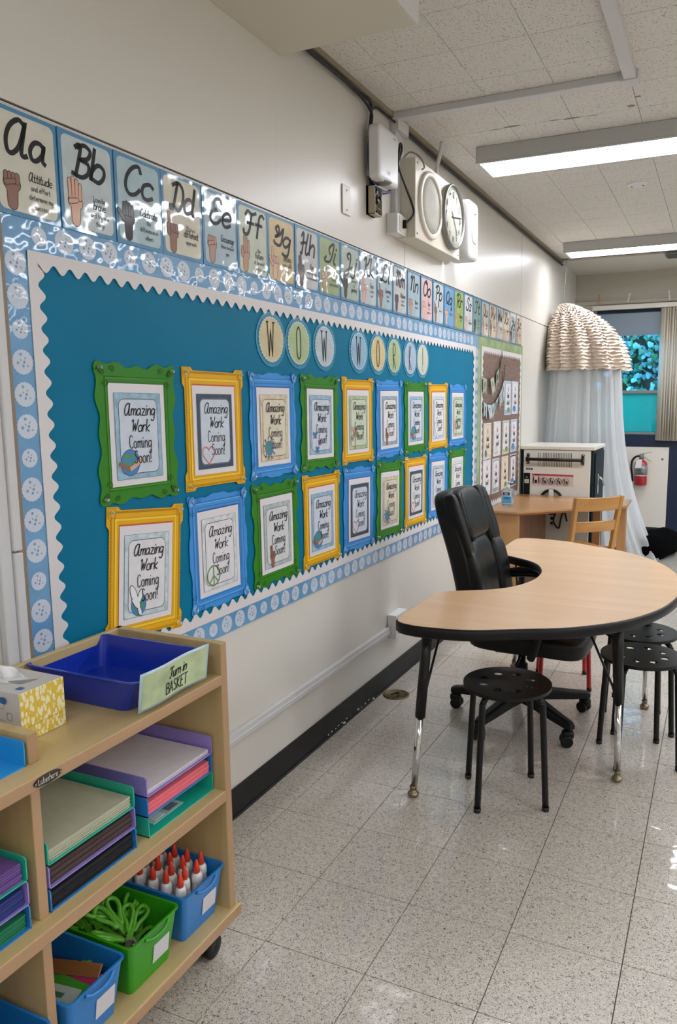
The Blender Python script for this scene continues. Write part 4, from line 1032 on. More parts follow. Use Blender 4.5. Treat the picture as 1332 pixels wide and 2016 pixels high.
def paper(x0, x1, y0, y1, z0, n, hgt, m, label, curl=0):
    mb = MB(); dz = hgt/n
    for k in range(n):
        a, b = random.uniform(-.002, .0015), random.uniform(-.001, .001)
        nx = 6; vs = []
        for i in range(nx+1):
            x = x0+(x1-x0)*i/nx+a
            lift = curl*(i/nx)**3
            for y in (y0+b, y1+b):
                vs += [(x, y, z0+k*dz+lift), (x, y, z0+(k+.82)*dz+lift)]
        fs = []
        for i in range(nx):
            o = 4*i; fs += [(o+1, o+5, o+7, o+3), (o, o+2, o+6, o+4), (o, o+4, o+5, o+1), (o+2, o+3, o+7, o+6)]
        fs += [(0, 1, 3, 2), (4*nx, 4*nx+2, 4*nx+3, 4*nx+1)]
        mb.add(vs, fs)
    return tag(mb.build('paper_stack', m, None, origin=((x0+x1)/2, (y0+y1)/2, z0)), label, 'paper', 'paper in the trays')
PP = {k: mat('paper_'+k, c, rough=.75, var=.05, vscale=40) for k, c in dict(white='d3ccd2', pink='e8707c', sage='b4b49c', brown='4a3836', black='14161f', purple='6a4a8c', navy='2a3578', green='17754e').items()}
ST = [(1.268, 1.514, ('teal', 'blue', 'purple'), 'right-hand'), (.984, 1.228, ('blue', 'purple', 'teal'), 'middle'), (.690, .936, ('blue', 'purple', 'teal'), 'left-hand')]
PS = [[None, ('pink', .030, 'pink paper in the blue tray of the right-hand stack'), ('white', .012, 'white paper in the purple top tray of the right-hand stack')],
      [('black', .036, 'black paper in the blue bottom tray of the middle stack'), ('brown', .036, 'dark brown paper in the purple tray of the middle stack'), ('sage', .026, 'sage grey paper in the teal top tray of the middle stack')],
      [('green', .030, 'green paper in the blue bottom tray of the left-hand stack'), ('navy', .034, 'navy blue paper in the purple tray of the left-hand stack'), ('purple', .038, 'purple paper in the teal top tray of the left-hand stack')]]
for (y0, y1, cs, wh), ps in zip(ST, PS):
    for k in range(3):
        z = .467+.0503*k
        tray(.052, .352, y0, y1, z, cs[k], '%s letter tray, %s of the %s stack on the middle shelf' % (cs[k], ('bottom', 'middle', 'top')[k], wh))
        if ps[k]: paper(.060, .346, y0+.008, y1-.008, z+.0027, 9, ps[k][1], PP[ps[k][0]], ps[k][2], 0)
t = thing('paper_label_card', 'small clear label card lying in the empty teal tray', 'label', (.30, 1.37, .4695))
MB().obox((.305, 1.37, .4705), (.02, 0, 0), (0, .055, 0), (0, 0, .0007)).build('sleeve', mat('clear_sleeve', 'b9cfc8', rough=.15, coat=.6), t)
for y, m in ((1.345, 'd8dad6'), (1.395, '6b7a7a')): MB().obox((.305, y, .4716), (.014, 0, 0), (0, .018, 0), (0, 0, .0003)).build('label', mat('label_'+m, m, rough=.5), t)
tray(.07, .334, .70, .966, .784, 'azure', 'bright azure letter tray on the shelf top at the left edge', .052)
for k in range(2): paper(.075, .305-.05*k, .72, .915-.02*k, .7867+.014*k, 4, .012, PP['white'], ('loose white paper lying lower in the azure tray', 'folded white paper on top in the azure tray')[k], .004)

# dark blue turn-in tray with its sign
tt = thing('turn_in_tray', 'dark blue plastic tray with a turn-in sign on the shelf top', 'tray', (.2, 1.347, .784))
mb = MB()
def tub(mb, bx0, bx1, by0, by1, tx0, tx1, ty0, ty1, z0, z1, th=.003, r=.018, rim=.006, sag=None):
    def loop(x0, x1, y0, y1, z, r): return [(a, b, z) for a, b in rrect((x0+x1)/2, (y0+y1)/2, x1-x0, y1-y0, r)]
    A = [loop(bx0, bx1, by0, by1, z0, r), loop(tx0, tx1, ty0, ty1, z1, r), loop(tx0-rim, tx1+rim, ty0-rim, ty1+rim, z1-.001, r+rim), loop(tx0-rim, tx1+rim, ty0-rim, ty1+rim, z1+.003, r+rim),
         loop(tx0+th*.4, tx1-th*.4, ty0+th*.4, ty1-th*.4, z1+.003, r), loop(bx0+th, bx1-th, by0+th, by1-th, z0+th, r-th*.5)]
    n = len(A[0]); vs = [p for l in A for p in l]; fs = []
    if sag:
        vs = [(x, y, z-(sag*max(0, math.cos((y-(ty0+ty1)/2)/(ty1-ty0)*PI*1.8)) if (x > tx1-.012 and z > z1-.01 and abs(y-(ty0+ty1)/2) < (ty1-ty0)*.27) else 0)) for x, y, z in vs]
    for k in range(5):
        for i in range(n): j = (i+1) % n; fs.append((k*n+i, k*n+j, (k+1)*n+j, (k+1)*n+i))
    fs += [[i for i in range(n)][::-1], [5*n+i for i in range(n)]]
    return mb.add(vs, fs)
tub(mb, .050, .331, 1.243, 1.455, .042, .379, 1.222, 1.472, .7845, .864, .003, .022, .006)
mb.build('tray', mat('navy_blue_plastic', '0d2fa0', rough=.28, coat=.4, crough=.1), tt, bevel=.001)
sg = MB(); 
def sgf(u, v, h): return (.3885+.004*math.sin(u*PI*2.2)+.022*(v-.5)*.55+h, 1.222+.240*u, .797+.092*v)
sg.grid(lambda a, b: sgf(a, b, 0), 10, 4); so = sg.build('sign', mat('sign_card_edge', 'a8c4d2', rough=.45, coat=.4), tt)
md = so.modifiers.new('thick', 'SOLIDIFY'); md.thickness = .0012
g2 = MB(); g2.grid(lambda a, b: sgf(.03+.94*a, .06+.88*b, .0012), 10, 4); g2.build('printed_ground', mat('sign_green_wash', 'aebd93', rough=.5, var=.22, vscale=18), so)
p = Print(lambda u, v, h: sgf(u/.240, v/.092, h), .0022)
p.text('Turn in', .128, .050, .026, .0030, M_ink, 'script', 0, .95, 4); p.text('BASKET', .128, .014, .028, .0026, M_ink, 'print', 0, .95, 4); p.build('lettering', so)

# tissue box
tb = thing('tissue_box', 'yellow and grey tissue box on the shelf top', 'tissue box', (.14, 1.088, .784))
M_yel = mat('tissue_box_yellow', 'dcc25a', rough=.55)
nt = M_yel.node_tree; N = nt.nodes; L = nt.links
tc = N.new('ShaderNodeTexCoord'); mp = N.new('ShaderNodeMapping'); mp.inputs['Scale'].default_value = (150, 150, 70); vo = N.new('ShaderNodeTexVoronoi'); vo.inputs['Scale'].default_value = 1.0
rp = N.new('ShaderNodeValToRGB'); rp.color_ramp.elements[0].position = .43; rp.color_ramp.elements[1].position = .55
rp.color_ramp.elements[0].color = (*lin('e6dfb4'), 1); rp.color_ramp.elements[1].color = (*lin('d6b63c'), 1)
L.new(tc.outputs['Object'], mp.inputs[0]); L.new(mp.outputs[0], vo.inputs[0]); L.new(vo.outputs['Distance'], rp.inputs[0]); L.new(rp.outputs[0], N['Principled BSDF'].inputs['Base Color'])
M_tg = mat('tissue_box_grey', 'c2bfba', rough=.55)
bx = MB().box(.035, 1.031, .7845, .250, 1.145, .892, 0, 1); bx.build('carton', [M_tg, M_yel], tb, bevel=.0015)
MB().box(.2503, 1.031, .8155, .2508, 1.145, .8162).build('carton_seam', mat('carton_seam', '8f7c35', rough=.6), tb)
p = Print(lambda u, v, h: (u, v, .892+h), .0004); M_slot = mat('slot_grey', '8c8c8a', rough=.7)
p.ell(.14, 1.088, .065, .026, mat('clear_film_top', 'd9dad8', rough=.2, coat=.5), 20); p.poly([(.165,1.075),(.215,1.112),(.205,1.075),(.175,1.070)], M_slot); p.rect(.225, 1.055, .016, .014, mat('blue_mark', '2e5f9c', rough=.5), .004)
p.build('printed_top', tb)
p = Print(lambda u, v, h: (u, 1.031-h, v), .0004)
for k in range(8): p.stroke(rrect(.065+.022*k, .862-.022*(k % 2), .014, .016, .004), .0012, M_slot, True)
for k in range(8): p.stroke(rrect(.065+.022*k, .822-.010*(k % 2), .014, .016, .004), .0012, M_slot, True)
p.rect(.205, .873, .018, .014, mat('blue_mark', '2e5f9c'), .005); p.build('printed_side', tb)
ts = MB(); ts.grid(lambda a, b: (.14+.05*(a-.5)+.01*math.sin(b*5), 1.088+.03*(a-.5)+.01*math.sin(a*9), .888+.035*b*(1-abs(a-.5))), 6, 4); tsu = ts.build('tissue', mat('white_tissue', 'e4e4e4', rough=.9), tb)
tsu.modifiers.new('thick', 'SOLIDIFY').thickness = .001

# bins on the bottom shelf
M_bin = {'blue': mat('bin_blue', '1c78c0', rough=.38, coat=.25, crough=.2, bump=.04, bscale=300), 'green': mat('bin_green', '2c9410', rough=.38, coat=.25, crough=.2, bump=.04, bscale=300)}
M_stk = mat('white_sticker', 'cfcbd0', rough=.6)
def bin_(y0, y1, c, label):
    t = thing('storage_bin', label, 'bin', (.22, (y0+y1)/2, .125), 'storage bins on the bottom shelf')
    mb = tub(MB(), .075, .354, y0+.018, y1-.018, .060, .374, y0+.004, y1-.004, .1255, .258, .003, .012, .005, .012)
    mb.build('tub', M_bin[c], t, bevel=.0008)
    ym = (y0+y1)/2
    MB().tube(catmull([(.379, ym-.040, .254), (.383, ym-.025, .246), (.384, ym, .2425), (.383, ym+.025, .246), (.379, ym+.040, .254)], 4), .0042, 8).build('grip_lip', M_bin[c], t)
    MB().add([(.3605, ym-.001, .160),(.3605, ym+.053, .160),(.3675, ym+.053, .209),(.3675, ym-.001, .209),(.362, ym-.001, .160),(.362, ym+.053, .160),(.369, ym+.053, .209),(.369, ym-.001, .209)],
             [(0,3,2,1),(4,5,6,7),(0,1,5,4),(1,2,6,5),(2,3,7,6),(3,0,4,7)]).build('label_sticker', M_stk, t)
    return t
bin_(1.350, 1.520, 'blue', 'blue bin full of white glue bottles at the right end of the bottom shelf')
bin_(1.162, 1.334, 'green', 'green bin of scissors in the middle of the bottom shelf')
bin_(.986, 1.150, 'blue', 'blue bin of rulers and erasers just right of the divider')
bin_(.775, .948, 'blue', 'blue bin of pens at the lower left corner, left of the divider')
# glue bottles
M_glue = mat('milky_bottle', 'cfd0cf', rough=.3, coat=.3, trans=.15); M_cap = mat('ribbed_white_cap', 'e6e6e4', rough=.45); M_noz = mat('orange_nozzle', 'd8391c', rough=.4, coat=.3)
gb = thing('glue_bottle', 'white glue bottle with orange twist nozzle in the blue bin', 'glue bottle', (0, 0, 0), 'glue bottles in the blue bin')
MB().lathe([(0,0),(.0175,.001),(.018,.004),(.018,.085),(.016,.097),(.010,.104),(.010,.110)], (0,0,0), 16).build('bottle', M_glue, gb)
cp = MB(); cp.lathe([(.0125,.104),(.0148,.105),(.0148,.124),(.0125,.129),(.007,.131),(0,.131)], (0,0,0), 20)
for k in range(20):
    a = 2*PI*k/20; cp.obox((.0148*math.cos(a), .0148*math.sin(a), .114), (.0008*math.cos(a), .0008*math.sin(a), 0), (-.0009*math.sin(a), .0009*math.cos(a), 0), (0, 0, .009))
cp.build('cap', M_cap, gb); MB().lathe([(.0092,.130),(.0092,.138),(.0078,.150),(.0048,.161),(.002,.166),(0,.167)], (0,0,0), 14).build('nozzle', M_noz, gb)
first = True
for i in range(6):
    for j in range(4):
        x = .334-.044*i-(.012 if j % 2 else 0); y = 1.388+.033*j+random.uniform(-.001, .001)
        if i == 5 and j % 2: continue
        if x > .348-.012: x = .336
        z = .129+random.uniform(0, .004)
        gb.scale = (.88, .88, 1)
        lab = 'white glue bottle with orange nozzle, %s row from the front, %s from the left' % (('first','second','third','fourth','fifth','sixth')[i], ('first','second','third','fourth')[j])
        if first: gb.location = (x, y, z); gb['label'] = lab; first = False
        else: dup(gb, (x, y, z), random.uniform(0, 6), lab)
# scissors
M_sh = mat('lime_scissor_grip', '5aa52a', rough=.4, coat=.2); M_shd = mat('scissor_grip_inner', '8fcf5a', rough=.45); M_steel = mat('scissor_steel', 'a8aaa8', rough=.25, metal=.9)
sc0 = thing('scissors', 'small scissors with lime green handles in the green bin', 'scissors', (0, 0, 0), 'scissors in the green bin')
for s in (-1, 1):
    lp = catmull([(s*.006, .012, 0), (s*.012, .030, 0), (s*.024, .050, 0), (s*.024, .066, 0), (s*.012, .072, 0), (s*.004, .058, 0), (s*.003, .034, 0)], 4, True)
    MB().tube(lp, .0046, 8, closed=True).obox((0, .006, s*.0015), (.006, 0, 0), (0, .012, 0), (0, 0, .0018)).build('handle', M_sh, sc0)
    MB().prism([(s*.001-.0045, .006), (s*.001+.0045, .006), (s*.003+.003, -.030), (s*.002, -.062), (s*.002-.003, -.030)], s*.0008-.0007, s*.0008+.0007).build('blade', M_steel, sc0)
MB().lathe([(.0035,-.0028),(.0035,.0028),(0,.003)], (0, .004, 0), 10).build('rivet', M_steel, sc0)
SP = [(.335,1.300,.205,.9,.3,2.6),(.300,1.225,.215,.5,.2,.6),(.285,1.265,.222,1.0,-.1,1.4),(.250,1.215,.214,.6,.4,.2),(.235,1.250,.226,.9,.1,2.2),(.205,1.222,.216,.8,-.3,.9),(.180,1.268,.210,.7,.3,1.8),(.150,1.222,.212,.6,.0,.4),(.320,1.205,.200,.3,.2,1.1),(.270,1.295,.200,.2,.3,2.9),(.125,1.27,.205,.5,.1,1.2),(.215,1.29,.198,.3,-.2,.3),(.170,1.20,.195,.2,.2,2.0),(.30,1.25,.185,.1,.1,.2),(.24,1.23,.178,.15,.1,1.7),(.19,1.26,.175,.1,-.1,2.7),(.13,1.23,.175,.1,.1,.9)]
for k, (x, y, z, rx, ry, rz) in enumerate(SP):
    o = sc0 if k == 0 else dup(sc0)
    o.location = (x, y, z); o.rotation_euler = (rx*.55, ry, rz); o.scale = (1.2, 1.2, 1.2)
    Rm = o.rotation_euler.to_matrix(); ends = [Vector(o.location)+Rm @ Vector(q)*1.2 for q in ((0,-.066,0),(.031,.075,0),(-.031,.075,0))]
    for ax, lo_, hi_ in ((0, .092, .342), (1, 1.201, 1.295), (2, .134, .268)):
        a_ = min(e[ax] for e in ends); b_ = max(e[ax] for e in ends)
        o.location[ax] += max(0, lo_-a_)-max(0, b_-hi_)
# rulers, erasers
def slab(name, c, a, b, cc, m, lab, cat, extra=None):
    ax = Vector(a); ay = Vector(b); az = Vector(cc)
    t = thing(name, lab, cat, c)
    MB().obox(c, ax, ay, az).build('body', m, t, bevel=.001)
    if extra:
        n = az.normalized()*(az.length+.0004); MB().obox(Vector(c)+n+ax*extra[1], ax*extra[2], ay*extra[3], az.normalized()*.0003).build('label', extra[0], t)
    return t
slab('wooden_ruler', (.225,1.080,.236), (.125,.02,.012), (-.002,.010,.010), (.0005,-.0014,.002), wood('ruler_wood', '8a5a30', '6e4522', 1.5, 0), 'brown wooden ruler leaning across the rulers bin', 'ruler')
slab('pink_ruler', (.262,1.083,.226), (.10,.006,.008), (0,.010,.010), (0,-.0015,.0015), mat('pink_plastic', 'b02a64', rough=.3, coat=.4), 'translucent pink ruler below the wooden ruler', 'ruler')
slab('green_ruler', (.255,1.066,.222), (.105,-.004,.004), (0,.012,.006), (0,-.001,.002), mat('green_plastic', '3f8f2a', rough=.25, coat=.5), 'green plastic ruler above the eraser pack', 'ruler')
slab('eraser_pack', (.280,1.040,.207), (.055,.004,.004), (-.002,.022,.004), (0,-.003,.012), mat('eraser_pack_silver', 'a9b2ab', rough=.15, coat=.9, bump=.2, bscale=60), 'shiny silver and green eraser pack in the rulers bin', 'eraser pack', (mat('pack_green_print', '3f6a4c', rough=.3), -.2, .6, .25))
slab('red_pencil_box', (.322,1.066,.205), (.022,.010,.002), (-.004,.012,0), (0,0,.010), mat('dark_red_card', '9a2438', rough=.5), 'small red box beside the eraser pack', 'box')
slab('beige_eraser', (.305,1.022,.185), (.030,.002,0), (0,.012,0), (0,0,.008), mat('beige_eraser', 'a89878', rough=.7), 'beige eraser at the front of the rulers bin', 'eraser')
slab('clear_ruler_stack', (.205,1.068,.156), (.11,.0,.0), (0,.045,0), (0,0,.025), mat('dark_ruler_stack', '2e3a40', rough=.5), 'dark stack of rulers at the bottom of the rulers bin', 'rulers')
for k in range(6):
    t = thing('pen', 'dark pen with pale tip in the lower left bin, %s from its right' % ('first','second','third','fourth','fifth','sixth')[k], 'pen', (.30-.02*k, .86, .2), 'pens in the lower left bin')
    a = Vector((.22+.02*k, .80+.012*k, .15)); b = a+Vector((.09+.006*k, .035-.02*(k % 3), .070))
    MB().cyl(a, b, .0045, .0045, 10).build('barrel', mat('dark_teal_pen', '24424a', rough=.35, coat=.3), t)
    MB().cyl(b, b+(b-a).normalized()*.018, .0042, .0012, 10).build('tip', mat('pale_pen_tip', 'b4bcc0', rough=.3), t)
# ================================================================ wall electronics
t = thing('wireless_unit', 'white wireless box high on the wall beside the raceway', 'wireless box', (.03, 3.305, 2.46))
mb = MB(); mb.pillow(.027, .112, .117, 12, 10, lambda q: Vector((.058+q.x, 3.305+q.y, 2.578+q.z))); mb.build('housing', M_white, t)
MB().box(0, 3.245, 2.49, .034, 3.365, 2.65).build('bracket', M_racew, t)
MB().lathe([(0,.0),(.035,.001),(.045,.006)], (.056, 3.29, 2.4585), 20).build('underside_ring', M_alu, t)
p = Print(wallfn(.0852), .0004); p.rect(3.30, 2.507, .030, .014, mat('badge_pale', 'c8ccd2'), .003); p.rect(3.365, 2.668, .034, .007, mat('badge_grey', '9a9c9f')); p.build('badge', t)
t = thing('junction_box', 'beige open junction box with exposed terminals', 'junction box', (.02, 3.275, 2.322))
MB().box(0, 3.235, 2.322, .045, 3.238, 2.446).box(0, 3.312, 2.322, .045, 3.315, 2.446).box(0, 3.235, 2.322, .045, 3.315, 2.325).box(0, 3.235, 2.443, .045, 3.315, 2.446).box(0, 3.235, 2.322, .012, 3.315, 2.446).build('box', mat('beige_metal', 'a89f86', rough=.5), t)
mb = MB()
for k in range(22):
    c = (.03+random.uniform(-.01, .012), 3.275+random.uniform(-.03, .03), 2.384+random.uniform(-.052, .052))
    mb.obox(c, (.006, 0, 0), (0, random.uniform(.003, .010), 0), (0, 0, random.uniform(.003, .010)))
mb.build('terminal_block', mat('dark_terminals', '2c2622', rough=.5, var=.8, vscale=60), t)
for k in range(6): MB().lathe([(0,.004),(.0035,.003),(.004,0)], (.043, 3.255+.02*(k % 3), 2.35+.06*(k // 3)), 8, axis='x').build('screw', M_chrome, t)
t = thing('cable_outlet_box', 'white outlet box with a black plug beside the clock box', 'outlet', (.03, 3.52, 2.28))
MB().box(0, 3.462, 2.282, .058, 3.582, 2.375).build('box', M_white, t, bevel=.003)
MB().box(.058, 3.49, 2.293, .061, 3.572, 2.366).build('faceplate', M_whitew, t, bevel=.001)
MB().box(.061, 3.520, 2.312, .080, 3.534, 2.350).build('plug', M_black, t, bevel=.002)
def cable(name, pts, r, m, lab, x=None):
    t = catmull([(p if len(p) == 3 else (x, *p)) for p in pts], 5)
    o = MB().tube(t, r, 7).build(name, m, None, origin=tuple(t[0])); return tag(o, lab, 'cable')
cable('outlet_cable', [(.075,3.528,2.335),(.10,3.566,2.385),(.085,3.575,2.44),(.075,3.532,2.498),(.07,3.464,2.562),(.07,3.447,2.60),(.07,3.464,2.672),(.07,3.481,2.685),(.07,3.488,2.66),(.07,3.447,2.594),(.07,3.44,2.55)], .0055, M_cable, 'black looped cable plugged into the outlet box')
cable('data_cable', [(.016,2.49,2.805),(.016,2.731,2.800),(.016,2.924,2.806),(.016,3.087,2.800),(.016,3.183,2.806),(.018,3.235,2.806),(.018,3.262,2.785),(.018,3.251,2.70),(.018,3.249,2.582),(.018,3.254,2.478),(.014,3.268,2.44)], .0075, M_cable, 'black cable running along the ceiling edge and down to the junction box')
cable('data_cable', [(.028,2.49,2.798),(.028,2.775,2.793),(.028,2.948,2.792),(.028,3.114,2.786),(.024,3.245,2.76),(.024,3.243,2.69),(.022,3.241,2.52),(.022,3.25,2.47)], .007, M_cable, 'second black cable drooping under the ceiling edge')
cable('data_cable', [(.018,3.262,2.775),(.016,3.33,2.802),(.016,3.46,2.804),(.036,3.51,2.79)], .005, M_cable, 'short black cable joining the raceway at the ceiling')
cable('data_cable', [(.016,3.63,2.805),(.016,3.78,2.80),(.016,4.02,2.797),(.016,4.56,2.797),(.016,5.1,2.797),(.016,6.5,2.797),(.016,7.7,2.797)], .008, M_cable, 'black cable along the ceiling edge toward the rear corner')
for k in range(3):
    cable('blue_cable', [(.02+.005*k,3.238,2.70),(.03,3.215-.006*k,2.60),(.03,3.222-.005*k,2.50),(.03+.004*k,3.26,2.455-.006*k),(.03,3.33,2.446-.006*k),(.03,3.40,2.452),(.03,3.44,2.47)], .0065, M_bcable, ('blue cable hanging behind the wireless box, innermost','blue cable hanging behind the wireless box, middle','blue cable hanging behind the wireless box, outermost')[k])
# clock and speaker box
t = thing('intercom_box', 'off-white wall box with a round speaker grille, carrying the clock', 'speaker box', (0, 3.91, 2.277))
MB().box(0, 3.576, 2.277, .105, 4.255, 2.652).build('cabinet', M_offwhite, t, bevel=.003)
MB().lathe([(.163,.105),(.163,.116),(.158,.120),(.140,.120),(.136,.116),(.136,.106)], (0, 3.775, 2.466), 48, axis='x', caps=False).build('grille_ring', M_whitew, t)
MB().lathe([(.137,.106),(.137,.111),(.07,.1125),(0,.113)], (0, 3.775, 2.466), 40, axis='x').build('speaker_grille', mat('perforated_grille', 'b6b5a8', rough=.6, bump=.5, bscale=420), t)
for y, z in ((3.60,2.30),(4.23,2.30),(3.60,2.63),(4.23,2.63),(3.64,2.466)): MB().lathe([(0,.1085),(.004,.108),(.005,.105)], (0, y, z), 8, axis='x').build('screw', M_alu, t)
cable('speaker_lead', [(.03,3.60,2.655),(.06,3.62,2.69),(.105,3.64,2.665),(.125,3.645,2.62),(.112,3.640,2.607)], .004, mat('grey_lead', '8d8775', rough=.5), 'thin grey lead looping over the top of the clock box')
t = thing('wall_clock', 'round wall clock with white face on the speaker box', 'clock', (.105, 4.09, 2.31))
MB().lathe([(.168,.1052),(.170,.130),(.166,.136),(.158,.136),(.156,.120)], (0, 4.09, 2.476), 48, axis='x', caps=False).build('bezel', mat('steel_bezel', '8f8f8c', rough=.3, metal=.8), t)
MB().lathe([(.160,.106),(.157,.122),(0,.1225)], (0, 4.09, 2.476), 40, axis='x').build('dial', mat('clock_dial', 'dfe0d0', rough=.5), t)
p = Print(wallfn(.1225), .0006, .0003)
for k in range(12):
    a = 2*PI*(k+1)/12; p.text(str(k+1), 4.09+.115*math.sin(a), 2.476+.115*math.cos(a)-.015, .030, .0052, M_ink, 'print', 0, .9, 2)
for k in range(60):
    a = 2*PI*k/60; r0 = .140 if k % 5 else .136; p.stroke([(4.09+r0*math.sin(a), 2.476+r0*math.cos(a)), (4.09+.147*math.sin(a), 2.476+.147*math.cos(a))], .0018 if k % 5 else .003, M_ink, bump=k == 0)
p.build('numerals', t)
def hand_(name, ang, L, wd, h):
    d = Vector((math.sin(ang), math.cos(ang))); q = Print(wallfn(.1225), h); c = Vector((4.09, 2.476)); q.stroke([c-d*.03, c+d*L*.5, c+d*L], wd, M_ink); q.build(name, t)
hand_('hour_hand', math.radians(141), .105, .008, .0030); hand_('minute_hand', math.radians(82), .135, .006, .0040); hand_('second_hand', math.radians(-35), .10, .002, .0045)
MB().lathe([(.158,.128),(.10,.133),(0,.1345)], (0, 4.09, 2.476), 40, axis='x').build('cover_glass', film('clock_glass', 'ffffff', 0, .04, .10), t)
t = thing('wall_speaker', 'white rounded loudspeaker mounted just beyond the clock', 'loudspeaker', (.01, 4.39, 2.27))
mb = MB(); mb.pillow(.075, .085, .165, 9, 10, lambda q: Vector((.085+q.x, 4.365+q.y, 2.455+q.z))); mb.build('cabinet', M_white, t)
MB().box(0, 4.32, 2.40, .03, 4.42, 2.52).build('bracket', M_white, t)
MB().lathe([(.062,.1595),(.062,.1625),(.05,.164),(0,.1645)], (0, 4.365, 2.44), 32, axis='x').build('woofer_grille', mat('pale_grille', 'c2c2c2', rough=.6, bump=.4, bscale=420), t)
MB().lathe([(.02,.159),(.02,.1625),(0,.163)], (0, 4.365, 2.56), 20, axis='x').build('tweeter', mat('pale_grille2', 'b4b4b4', rough=.6), t)
# ================================================================ horseshoe table
M_ttop = wood('table_maple_laminate', 'e0ba90', 'd2aa7c', .55, 0, .3, .35, .6)
HT = .715; YC = 3.235
kt = thing('horseshoe_table', 'maple horseshoe table with black edge and chrome adjustable legs', 'table', (.95, YC, 0))
half = [(.822,0),(.816,.08),(.792,.17),(.755,.245),(.700,.305),(.630,.352),(.570,.388),(.525,.425),(.506,.47)]
outer_ = [(.503,.60),(.503,.80),(.508,.855),(.530,.888),(.570,.905),(.64,.910),(.79,.885),(.941,.805),(1.094,.722),(1.252,.565),(1.355,.368),(1.404,.170),(1.412,0)]
up_ = catmull([(a, b, 0) for a, b in half], 6)[:-1]+[Vector((a, b, 0)) for a, b in half[-1:]]+catmull([(a, b, 0) for a, b in outer_[:1]+outer_], 6)[1:]
up_ = [(p.x, p.y) for p in up_]
cl = [(x, YC+y) for x, y in up_]+[(x, YC-y) for x, y in up_[::-1][1:-1]]
def inset(poly, d):
    n = len(poly); out = []
    for i in range(n):
        a = Vector(poly[i-1]); b = Vector(poly[i]); c = Vector(poly[(i+1) % n])
        t = (c-a).normalized(); nn = Vector((-t.y, t.x)); out.append(tuple(b+nn*d))
    return out
area = sum(cl[i][0]*cl[(i+1) % len(cl)][1]-cl[(i+1) % len(cl)][0]*cl[i][1] for i in range(len(cl)))
if area < 0: cl = cl[::-1]
ins = inset(cl, .006)
MB().prism(ins, HT-.028, HT+.0005).build('tabletop', [M_ttop], kt)
rings = [(-.001, HT-.006), (-.001, HT-.034), (.006, HT-.040), (.02, HT-.040), (.02, HT-.004), (.005, HT+.0002)]
rp = [[(x, y, z) for x, y in inset(cl, d)] for d, z in rings]
mb = MB(); n = len(cl); vs = [p for r in rp for p in r]; fs = []
for k in range(6):
    for i in range(n): j = (i+1) % n; k2 = (k+1) % 6; fs.append((k*n+i, k*n+j, k2*n+j, k2*n+i))
mb.add(vs, fs, 0, True); mb.build('edge_band', M_black, kt)
for i, (fx, fy, tx, ty) in enumerate(((.535,2.476,.585,2.50),(1.227,2.90,1.205,2.925),(1.258,3.685,1.252,3.680),(.535,3.994,.585,3.97))):
    T_ = Vector((tx, ty, HT-.03)); F_ = Vector((fx, fy, 0)); d = F_-T_
    lg = MB().cyl(T_, T_+d*.54, .0195, .0195, 18).build('leg', M_blackm, kt)
    MB().cyl(T_+d*.53, T_+d*.955, .0135, .0125, 16).build('chrome_insert', M_chrome, lg)
    MB().lathe([(0,0),(.017,.001),(.0215,.008),(.0215,.014),(.016,.020),(.0125,.022),(.0125,.034),(.014,.036),(.014,.042),(0,.042)], F_, 18).build('glide', mat('worn_brass_glide', '8d8068', rough=.35, metal=.9), lg)
    sd = Vector((0, 1, 0)) if fy < YC else Vector((0, -1, 0))
    if 0 < i < 3: sd = Vector((-.9, .45 if fy < YC else -.45, 0)).normalized()
    MB().tube([T_+d*.48+sd*.018, T_+d*.45+sd*.026, T_+sd*.20+Vector((0,0,.0))], .005, 8).tube([T_+d*.40+sd*.020, T_+sd*.028], .004, 8).build('brace', M_blackm, lg)
    MB().obox(T_+d*.50+sd*.02, (.006, 0, 0), (0, .010, 0), (0, 0, .008)).build('adjusting_screw', M_black, lg)
    MB().obox((tx, ty, HT-.033), (.05, 0, 0), (0, .05, 0), (0, 0, .003)).build('mounting_plate', M_blackm, kt)

# ================================================================ stools
def plate_holes(outer, holes, th):
    cu = bpy.data.curves.new('c', 'CURVE'); cu.dimensions = '2D'; cu.fill_mode = 'BOTH'; cu.extrude = th/2
    for lp in [outer]+holes:
        s = cu.splines.new('POLY'); s.points.add(len(lp)-1); s.use_cyclic_u = True
        for i, p in enumerate(lp): s.points[i].co = (p[0], p[1], 0, 1)
    ob = bpy.data.objects.new('c', cu); COL.objects.link(ob)
    dg = bpy.context.evaluated_depsgraph_get(); me = bpy.data.meshes.new_from_object(ob.evaluated_get(dg))
    vs = [tuple(v.co) for v in me.vertices]; fs = [list(p.vertices) for p in me.polygons]
    bpy.data.objects.remove(ob); bpy.data.curves.remove(cu); bpy.data.meshes.remove(me)
    return vs, fs
def circle(x, y, r, n): return [(x+r*math.cos(2*PI*i/n), y+r*math.sin(2*PI*i/n)) for i in range(n)]
holes = [circle(.092*math.cos(2*PI*k/8+.2), .092*math.sin(2*PI*k/8+.2), .0165, 14) for k in range(8)]
SV, SF = plate_holes(circle(0, 0, .1615, 56), holes, .004)
